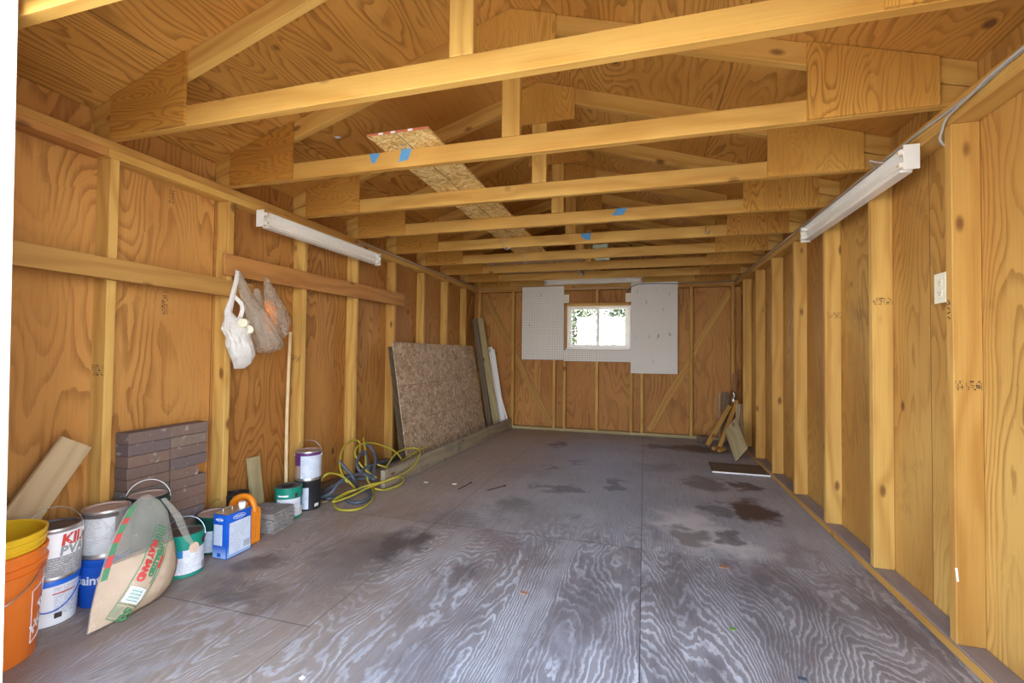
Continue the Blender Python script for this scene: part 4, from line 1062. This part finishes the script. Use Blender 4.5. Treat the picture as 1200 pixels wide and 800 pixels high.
strip_quads(MB(), .09, .24, .051, .0555, .0013).build('green_small_print', M['greenink'], sb, recalc=False)
strip_quads(MB(), .15, .20, .049, .059, .0016).build('red_small_print', M['redink'], sb, recalc=False)
bag_text('50', .043, .002, .024, 'greenink', .0020, True)
for u in range(5): strip_quads(MB(), .262 + u * .012, .262 + u * .012 + .006, -.004 + (u % 2) * .004, .036, .0014).build('green_print', M['greenink'], sb, recalc=False)
def side_print(edge, f0, n_, hgt, a0, a1, reds):
    def quad(mb, i, off):
        f_ = f0 + i * hgt; r = edge(f_); r2 = edge(f_ + hgt)
        mb.b.faces.new([mb.b.verts.new(bag_pt(q + a, g_, 1, off)) for q, a, g_ in ((r, a0, f_), (r, a1, f_), (r2, a1, f_ + hgt), (r2, a0, f_ + hgt))])
    gmb = MB()
    for i in range(n_): quad(gmb, i, .0012)
    bmesh.ops.remove_doubles(gmb.b, verts=gmb.b.verts[:], dist=.0004)
    gmb.build('green_side_print', M['greenink'], sb, recalc=False)
    for i0, i1 in reds:
        rmb = MB()
        for i in range(i0, i1): quad(rmb, i, .0019)
        bmesh.ops.remove_doubles(rmb.b, verts=rmb.b.verts[:], dist=.0004)
        rmb.build('red_side_print', M['redink'], sb, recalc=False)
side_print(lambda f_: lerp(Lp, f_), .16, 24, .010, .005, .024, ((4, 8), (12, 15), (18, 20)))
side_print(lambda f_: lerp(Rp, f_), .03, 16, .008, -.030, -.012, ((3, 5), (8, 11)))

# ------------------------------------------------------------------ hanging bags
def py(x, X=.15): return 1.975 + (x - 258) * .00612
def pz(x, y): return 1.149 - (y - 390) * .00472 + (x - 290) * .0009
def sack(rows, name, mat, parent=None, x0=.125, depth=.05, amp=.006, seed=0):
    rings = []; n_ = 56
    R_ = []
    for a, b_ in zip(rows, rows[1:]):
        for t in (0, .25, .5, .75): R_.append([a[i] + (b_[i] - a[i]) * t for i in range(len(a))])
    R_.append(rows[-1])
    for yy, xl, xr_, d in R_:
        cy, hy = (py(xl) + py(xr_)) / 2, (py(xr_) - py(xl)) / 2; z = pz((xl + xr_) / 2, yy); out = []
        for k in range(n_):
            a = 2 * PI * k / n_
            wv = 1 + amp * 22 * mnoise.noise(V((math.cos(a) * 2.2 + seed, math.sin(a) * 2.2, z * 14))) + amp * 14 * mnoise.noise(V((math.cos(a) * 7 + seed, math.sin(a) * 7, z * 9 + a))) + amp * 9 * mnoise.noise(V((math.cos(a) * 15 + seed, math.sin(a) * 15, z * 30)))
            dd = d * depth
            out.append((x0 + dd + .006 + math.cos(a) * dd * wv, cy + math.sin(a) * hy * wv, z))
        rings.append(out)
    return MB().loft(rings).build(name, M[mat], parent, smooth=70)
b1 = thing('plastic_bag', 'white plastic bag hanging leftmost from the reddish wall board', 'bag', (.15, 2.06, 1.5), 'plastic bags hanging on the left wall')
sack([(311, 273, 277, .12), (325, 271, 275, .16), (345, 266, 271, .2), (360, 261, 268, .28), (372, 259, 274, .6), (380, 257.5, 281, .8), (390, 259, 283, .85), (402, 262, 285, .9), (414, 265, 287, .85), (424, 270, 286, .6), (430, 273, 282, .3)], 'bag_body', 'bag_white', b1, .135, .06, .010, 1)
MB().tube([(.15, py(270), pz(270, 340)), (.17, py(277), pz(277, 352)), (.175, py(276), pz(276, 364)), (.17, py(272), pz(272, 374))], .011, 8, flat=.25).build('loose_handle', M['bag_white'], b1, smooth=60)
MB().tube([(.19, py(262), pz(262, 372)), (.2, py(269), pz(269, 369)), (.205, py(277), pz(277, 372)), (.2, py(281), pz(281, 376))], .010, 8).build('crumpled_fold', M['bag_white'], b1, smooth=60)
MB().tube([(.131, py(275.5), pz(275, 318)), (.131, py(275.5), pz(275, 311)), (.139, py(275.5), pz(275, 309.5))], .003, 6).build('hook_strap', M['bag_white'], b1, smooth=60)
b2 = thing('plastic_bag', 'grey see-through plastic bag with white rolls, hanging in the middle', 'bag', (.15, 2.15, 1.5), 'plastic bags hanging on the left wall')
sack([(313, 275, 279, .12), (330, 276, 286, .2), (348, 277, 294, .45), (364, 279, 302, .8), (380, 281, 306, 1.0), (392, 284, 310, 1.1), (403, 289, 317, 1.1), (411, 293, 317, .9), (416, 299, 311, .4)], 'bag_body', 'bag_grey', b2, .135, .07, .008, 5)
sack([(333, 295, 301, .2), (345, 293, 304, .3), (360, 292, 306, .5), (378, 292, 307, .5)], 'second_handle', 'bag_grey', b2, .13, .05, .006, 9)
for i, (x, y, lb) in enumerate(((281.5, 375, 'upper white roll end inside the grey hanging bag'), (288.5, 383.5, 'lower white roll end inside the grey hanging bag'))):
    q = V((.300, py(x) - .10, pz(x, y) - .0)); ax = V((.75, -.45, .35)).normalized()
    kx = (2.3917 - .236) / (2.3917 - .15); c0 = V((.236, py(x) * kx, 1.0598 + (pz(x, y) - 1.0598) * kx)); 
    mm = V((0, 0, 1)).rotation_difference(ax).to_matrix().to_4x4(); mm.translation = c0 - ax * .05 + V((0, 0, 0))
    prof = [(0, 0)] + [(.025 + (.0015 if j % 2 else 0), j * .007) for j in range(8)] + [(.025, .054), (0, .054)]
    tag(MB().lathe(prof, (0, 0), 0, 24).build('paper_roll', M['offwhite'], smooth=35, mw=mm), lb, 'roll', 'white rolls in the grey bag')
b3 = thing('plastic_bag', 'clear crinkled plastic bag with orange contents, hanging rightmost', 'bag', (.15, 2.32, 1.5), 'plastic bags hanging on the left wall')
sack([(318, 308, 311, .12), (326, 306, 314, .25), (340, 304, 319, .5), (352, 304, 325, .7), (366, 305, 329, .9), (382, 307, 330, .9), (394, 312, 330, .8), (401, 317, 328, .4)], 'bag_body', 'bag_smoky', b3, .135, .055, .012, 13)
sack([(350, 305, 314, .5), (362, 303, 317, .7), (378, 304, 318, .7), (392, 308, 318, .5)], 'orange_packet', 'jug', b3, .138, .045, .004, 17)

# ------------------------------------------------------------------ hoses
HO = {
'yA': [(.15, 2.72, .02), (0.264, 2.715, 0.19), (0.283, 2.812, 0.181), (0.309, 2.858, 0.151), (0.333, 2.88, 0.122), (0.359, 2.892, 0.092), (0.336, 2.984, 0.03)],
'yB': [(0.344, 2.866, 0.11), (0.314, 2.865, 0.145), (0.282, 2.873, 0.183), (0.253, 2.898, 0.217), (0.22, 2.945, 0.256), (0.188, 3.004, 0.294), (0.162, 3.089, 0.325), (0.148, 3.174, 0.34), (0.154, 3.236, 0.334), (0.172, 3.258, 0.312), (0.207, 3.213, 0.271), (0.236, 3.165, 0.237)],
'yM': [(0.152, 3.335, 0.335), (0.19, 3.297, 0.292), (0.253, 3.221, 0.217), (0.3, 3.153, 0.161), (0.353, 3.092, 0.099), (0.383, 3.07, 0.063), (0.407, 3.074, 0.03), (0.486, 2.976, 0.012), (0.554, 2.857, 0.010), (0.58, 2.761, 0.010), (0.576, 2.673, 0.010), (0.528, 2.626, 0.010), (0.458, 2.622, 0.010), (0.385, 2.672, 0.010), (0.338, 2.733, 0.012), (0.327, 2.811, 0.02), (0.343, 2.896, 0.03), (0.367, 2.99, 0.04), (0.437, 3.035, 0.06), (0.515, 3.133, 0.07), (0.54, 3.231, 0.08), (0.54, 3.398, 0.085), (0.54, 3.518, 0.115), (0.52, 3.628, 0.165), (0.48, 3.704, 0.182), (0.43, 3.722, 0.194), (0.38, 3.664, 0.199), (0.36, 3.538, 0.192), (0.36, 3.444, 0.162), (0.38, 3.339, 0.125)],
'yC': [(0.382, 3.184, 0.065), (0.332, 3.131, 0.124), (0.284, 3.106, 0.18), (0.242, 3.113, 0.23), (0.21, 3.142, 0.267), (0.188, 3.212, 0.294), (0.184, 3.313, 0.298), (0.201, 3.425, 0.278), (0.235, 3.517, 0.238), (0.277, 3.602, 0.189), (0.318, 3.63, 0.14), (0.344, 3.63, 0.109)],
'yD': [(0.44, 3.96, 0.165), (0.42, 3.833, 0.16), (0.4, 3.673, 0.135), (0.39, 3.528, 0.111), (0.4, 3.379, 0.093), (0.38, 3.321, 0.115), (0.32, 3.287, 0.141)],
'yE': [(0.455, 3.039, 0.03), (0.505, 3.08, 0.012), (0.54, 3.163, 0.010), (0.565, 3.225, 0.02), (0.55, 3.306, 0.029), (0.56, 3.26, 0.065), (0.56, 3.161, 0.091), (0.480, 3.10, 0.06), (0.451, 3.044, 0.05), (0.426, 2.976, 0.045), (0.401, 2.829, 0.03), (0.346, 2.71, 0.02), (0.332, 2.765, 0.03), (0.339, 2.86, 0.04), (0.385, 2.914, 0.05)],
'gA': [(0.229, 2.916, 0.245), (0.244, 2.923, 0.228), (0.273, 2.933, 0.193), (0.306, 2.944, 0.155), (0.34, 2.946, 0.114), (0.30, 3.05, 0.03)],
'gB': [(0.193, 3.318, 0.288), (0.22, 3.345, 0.256), (0.258, 3.339, 0.211), (0.296, 3.295, 0.166), (0.323, 3.24, 0.134), (0.355, 3.176, 0.097), (0.367, 3.126, 0.083), (0.344, 3.082, 0.11), (0.31, 3.055, 0.15), (0.277, 3.07, 0.188), (0.251, 3.123, 0.219), (0.227, 3.196, 0.248), (0.226, 3.237, 0.249), (0.254, 3.228, 0.215), (0.298, 3.18, 0.164), (0.334, 3.143, 0.121)],
'gC': [(0.397, 3.15, 0.06), (0.345, 3.13, 0.07), (0.30, 3.03, 0.09), (0.25, 2.96, 0.08), (0.19, 2.90, 0.06), (0.170, 2.835, 0.03), (0.209, 2.790, 0.018), (0.264, 2.769, 0.018), (0.281, 2.794, 0.018), (0.302, 2.845, 0.02), (0.331, 2.927, 0.02)],
'gD': [(0.374, 3.15, 0.075), (0.338, 3.09, 0.117), (0.321, 2.937, 0.136), (0.31, 2.816, 0.12), (0.29, 2.74, 0.06), (0.17, 2.745, 0.02)],
'gE': [(0.357, 2.837, 0.015), (0.42, 2.776, 0.013), (0.478, 2.761, 0.013), (0.516, 2.787, 0.013), (0.521, 2.864, 0.013), (0.493, 2.943, 0.018), (0.42, 3.001, 0.02), (0.365, 2.993, 0.03)],
'gF': [(0.28, 3.52, 0.116), (0.28, 3.412, 0.129), (0.28, 3.341, 0.135), (0.31, 3.21, 0.149), (0.31, 3.131, 0.149), (0.323, 3.051, 0.134)],
}
yh = MB()
for k in ('yA', 'yB', 'yM', 'yC', 'yD', 'yE'): yh.tube(HO[k], .0075, 8)
yo = tag(yh.build('air_hose', M['hosey'], smooth=60), 'yellow hose in loose tangled loops on the floor by the left wall', 'hose')
MB().tube([(.345, 2.955, .035), (.352, 2.985, .034)], .012, 10, smooth=False).build('hose_fitting', M['metal'], yo, smooth=40)
gh = MB()
for k in ('gA', 'gB', 'gC', 'gD', 'gE', 'gF'): gh.tube(HO[k], .0128, 10)
go = tag(gh.build('garden_hose', M['hoseg'], smooth=60), 'dark grey hose coiled in a heap beneath the yellow hose', 'hose')
MB().tube([(.17, 2.745, .022), (.15, 2.745, .02)], .014, 10, smooth=False).build('hose_coupling', M['tin'], go, smooth=40)

# ------------------------------------------------------------------ scraps in the back right corner
GS = 'wood scraps in the back right corner'
def scrap(a, b_, w, t, wd, mat, lab, name='scrap_batten', cat='wood scrap'): return board(name, a, b_, w, t, wd, mat, lab, cat, GS)
scrap((3.085, 5.66, .03), (3.36, 5.92, .46), .050, .036, (.87, .0, -.45), 'fir', 'brown batten leaning left in the scrap pile, leftmost of two')
scrap((3.20, 5.58, .03), (3.425, 5.84, .53), .040, .036, (.87, .0, -.4), 'plate', 'brown batten leaning in the scrap pile, right of its twin')
scrap((3.40, 6.02, .01), (3.452, 6.10, .84), .050, .019, (1, 0, 0), 'brown', 'tall reddish brown stick standing at back of the scrap pile')
scrap((3.335, 6.06, .01), (3.345, 6.12, .60), .075, .03, (1, 0, 0), 'dark', 'dark upright board end standing at the back of the scrap pile')
scrap((3.265, 6.04, .01), (3.28, 6.12, .58), .02, .02, (1, 0, 0), 'weather', 'thin pale upright stick at left of the dark board in scrap pile')
scrap((3.432, 5.66, .006), (3.446, 5.80, .50), .085, .014, (1, -.25, 0), 'weather', 'grey board standing on edge at right of the scrap pile', 'scrap_board')
scrap((3.375, 5.50, .10), (3.440, 5.72, .50), .014, .04, (.8, -.6, 0), 'pale', 'thin pale lath leaning between batten and grey board in scrap pile')
scrap((3.306, 4.93, .094), (3.27, 5.305, .325), .20, .016, (.45, -.43, .81), 'pale2', 'pale board with a knot slanting to the floor in front of the scraps', 'scrap_board')
scrap((3.34, 5.40, .20), (3.36, 5.52, .27), .075, .035, (1, .3, .5), 'pale2', 'short pale block end resting behind the knotty slanting board', 'scrap_block')
scrap((3.13, 5.52, .019), (3.22, 5.62, .030), .045, .034, (1, -1, 0), 'fir', 'small light block on the floor left of the two battens', 'scrap_block')
scrap((3.17, 5.42, .019), (3.24, 5.49, .034), .040, .034, (1, -1, 0), 'plate', 'small light block on the floor under the two battens', 'scrap_block')
scrap((3.03, 5.95, .045), (3.12, 6.02, .05), .08, .07, (1, -1, 0), 'dark', 'dark lump of wood on the floor at left of the scrap pile', 'scrap_block')
mt = MB().tube([(3.38, 6.0, .58), (3.40, 5.97, .62), (3.42, 5.96, .57), (3.40, 5.97, .52), (3.43, 5.95, .49), (3.405, 5.96, .54)], .010, 8)
tag(mt.build('metal_bracket', M['metal'], smooth=50), 'bent grey metal bracket caught on top of the scrap pile', 'bracket', GS)
fp = MB().prism([(2.985, 4.50), (3.455, 4.50), (3.462, 4.86), (3.0, 4.87)], 'Z', .001, .014)
po = tag(fp.build('floor_panel', M['dark']), 'thin brown panel lying flat on the floor by the right wall', 'panel')
MB().prism([(2.985, 4.494), (3.455, 4.494), (3.455, 4.4995), (2.985, 4.4995)], 'Z', .001, .0135).build('white_panel_edge', M['whiteink'], po)

# ------------------------------------------------------------------ litter on the floor
def bit(name, x, y, pts, mat, lab, cat='debris', h=.004):
    mb = MB().prism([(x + a, y + b_) for a, b_ in pts], 'Z', .0006, h); tag(mb.build(name, M[mat]), lab, cat, 'litter on the floor')
ch = [(-.016, -.008), (.014, -.01), (.018, .006), (-.01, .01)]
bit('paint_chip', .697, 3.403, ch, 'whiteink', 'white chip on the floor beside the kerb board end')
bit('paint_chip', .935, 3.43, ch, 'whiteink', 'white chip on the floor left of the black cable ties')
for (a, b_, lb) in (((1.02, 3.30), (1.048, 3.498), 'short black cable tie on the floor, the left one'), ((1.242, 3.347), (1.333, 3.50), 'thin black cable tie on the floor, the right one')):
    tag(MB().tube([(*a, .003), ((a[0] + b_[0]) / 2 + .004, (a[1] + b_[1]) / 2, .004), (*b_, .004)], .0028, 6).box(b_[0] - .008, b_[0] + .008, b_[1] - .006, b_[1] + .008, .001, .008).build('cable_tie', M['black'], smooth=50), lb, 'cable tie', 'litter on the floor')
bit('dry_leaf', 2.778, 2.525, [(-.025, -.012), (.0, -.02), (.026, -.008), (.02, .014), (-.014, .016)], 'leafdead', 'dry reddish leaf on the floor right of the centre seam')
bit('dry_leaf', 1.887, 1.982, [(-.016, -.008), (.012, -.012), (.016, .01), (-.012, .012)], 'leafdead', 'dry brown leaf on the floor left of the centre seam')
bit('paint_chip', 1.335, 1.262, [(-.007, -.006), (.006, -.007), (.007, .005), (-.005, .007)], 'whiteink', 'small white speck on the floor at the bottom edge of the view')
bit('wood_shaving', .24, 2.745, [(-.02, -.02), (.012, -.016), (.02, .02), (-.006, .016)], 'pale', 'pale wood shavings on the floor at foot of the stacked cans')
bit('paint_chip', 2.893, 1.734, [(-.014, -.006), (.012, -.01), (.014, .008), (-.008, .01)], 'hoseg', 'dark chip on the floor near the right wall plate')
M['grn'] = plain('green_leaf_litter', (.14, .24, .05), .7)
bit('green_leaf', 2.723, 1.967, [(-.012, -.006), (.01, -.01), (.014, .008), (-.006, .01)], 'grn', 'small green leaf on the bare plywood floor')

# ------------------------------------------------------------------ outside
struct(MB().box(-30, 34, -30, 40, -.30, -.14).build('ground_outside', M['ground']))
def shrub(x, y, r, h, n, lab):
    o = thing('leafy_shrub', lab, 'shrub', (x, y, -.14), 'shrubs outside the back window')
    mb = MB(); rnd = random.Random(int(x * 100 + y))
    for i in range(n):
        a = rnd.uniform(0, 2 * PI); z = rnd.uniform(.1, 1) * h; rr = r * math.sqrt(rnd.random()) * (1 - .5 * (z / h) ** 2)
        p = V((x + rr * math.cos(a), y + rr * math.sin(a), z - .14)); d = V((rnd.uniform(-1, 1), rnd.uniform(-1, 1), rnd.uniform(-.6, .8))).normalized(); s_ = d.orthogonal().normalized()
        L = rnd.uniform(.05, .10)
        mb.b.faces.new([mb.b.verts.new(q) for q in (p, p + d * L * .5 + s_ * L * .28, p + d * L, p + d * L * .5 - s_ * L * .28)])
    mb.build('foliage', M['leaf'], o, recalc=False)
    st = MB()
    for i in range(7):
        a = rnd.uniform(0, 2 * PI)
        st.tube([(x + .05 * math.cos(a), y + .05 * math.sin(a), -.14), (x + .3 * r * math.cos(a), y + .3 * r * math.sin(a), h * .5), (x + .7 * r * math.cos(a), y + .7 * r * math.sin(a), h * .9)], .012, 6)
    st.build('stem', M['twig'], o, smooth=60)
shrub(1.12, 8.5, .62, 2.9, 6500, 'green leafy shrub outside the left half of the back window')
shrub(1.98, 9.9, .62, 2.5, 4200, 'sparser green shrub outside the middle of the back window')
br = MB(); rnd = random.Random(5)
for i in range(16):
    x = rnd.uniform(.9, 2.2); y = rnd.uniform(7.0, 7.7); lean = rnd.uniform(-.1, .6); hh_ = rnd.uniform(1.2, 2.1)
    br.tube([(x, y, -.14), (x + lean * .3, y, hh_ * .5), (x + lean * .8, y + rnd.uniform(-.1, .1), hh_)], rnd.uniform(.005, .010), 6)
    for j in range(2):
        t = rnd.uniform(.5, .95); p = V((x + lean * .8 * t, y, hh_ * t)); br.tube([p, p + V((rnd.uniform(-.35, .35), 0, rnd.uniform(.0, .3)))], .005, 5)
tag(br.build('dry_brush', M['twig'], smooth=60), 'pale dry branches outside the back window', 'branches', None, 'stuff')

# ------------------------------------------------------------------ light
w = bpy.data.worlds.new('sky'); SC.world = w; w.use_nodes = True
nt = w.node_tree; nt.nodes.clear()
tcw = nt.nodes.new('ShaderNodeTexCoord'); spz = nt.nodes.new('ShaderNodeSeparateXYZ'); nt.links.new(tcw.outputs['Generated'], spz.inputs[0])
sky = nt.nodes.new('ShaderNodeValToRGB'); cr = sky.color_ramp
while len(cr.elements) < 4: cr.elements.new(.5)
for e, (p, c_) in zip(cr.elements, ((0, (1.0, .97, .93)), (.12, (.80, .84, .90)), (.35, (.40, .50, .66)), (1, (.17, .27, .46)))): e.position = p; e.color = (*c_, 1)
nt.links.new(spz.outputs[2], sky.inputs[0])
bg = nt.nodes.new('ShaderNodeBackground'); bg.inputs[1].default_value = 8.6
ow = nt.nodes.new('ShaderNodeOutputWorld')
nt.links.new(sky.outputs[0], bg.inputs[0]); nt.links.new(bg.outputs[0], ow.inputs[0])
sl = bpy.data.lights.new('sun', 'SUN'); sl.energy = 15.0; sl.angle = math.radians(.6); sl.color = (1, .95, .87)
so = bpy.data.objects.new('sun', sl); COL.objects.link(so)
sdir = V((.90, .12, .95)).normalized()            # towards the sun: from the right, high
so.rotation_euler = sdir.to_track_quat('Z', 'Y').to_euler(); so.location = (6, -2, 8)
for nm, loc, rot, sx, sy in (('daylight_portal_doorway', (1.88, .70, .98), (PI / 2, 0, 0), 2.36, 2.2), ('daylight_portal_window', (1.79, YB + .06, 1.415), (-PI / 2, 0, 0), .86, .6)):
    al = bpy.data.lights.new(nm, 'AREA'); al.shape = 'RECTANGLE'; al.size = sx; al.size_y = sy; al.cycles.is_portal = True
    ao = bpy.data.objects.new(nm, al); COL.objects.link(ao); ao.location = loc; ao.rotation_euler = rot

# ------------------------------------------------------------------ camera
yaw, pit, rol = .2811, .0239, -.0114
cy, sy = math.cos(yaw), math.sin(yaw)
R_ = V((cy, sy, 0)); F_ = V((-sy, cy, 0)); U_ = V((0, 0, 1))
c1, s1 = math.cos(pit), math.sin(pit); F_, U_ = F_ * c1 + U_ * s1, U_ * c1 - F_ * s1
c1, s1 = math.cos(rol), math.sin(rol); R_, U_ = R_ * c1 - U_ * s1, R_ * s1 + U_ * c1
cd = bpy.data.cameras.new('camera'); cd.sensor_width = 36; cd.lens = 536.97 * 36 / 1200; cd.clip_start = .05
co = bpy.data.objects.new('camera', cd); COL.objects.link(co)
mw = Matrix((R_, U_, -F_)).transposed().to_4x4(); mw.translation = V((2.3917, 0, 1.0598)); co.matrix_world = mw
SC.camera = co
vs = SC.view_settings; vs.view_transform = 'Standard'; vs.look = 'None'; vs.gamma = 1; vs.use_curve_mapping = False; vs.exposure = .45
SC.display_settings.display_device = 'sRGB'
cyc = SC.cycles; cyc.max_bounces = 14; cyc.diffuse_bounces = 10; cyc.transparent_max_bounces = 12; cyc.use_denoising = True
cyc.sample_clamp_indirect = 6
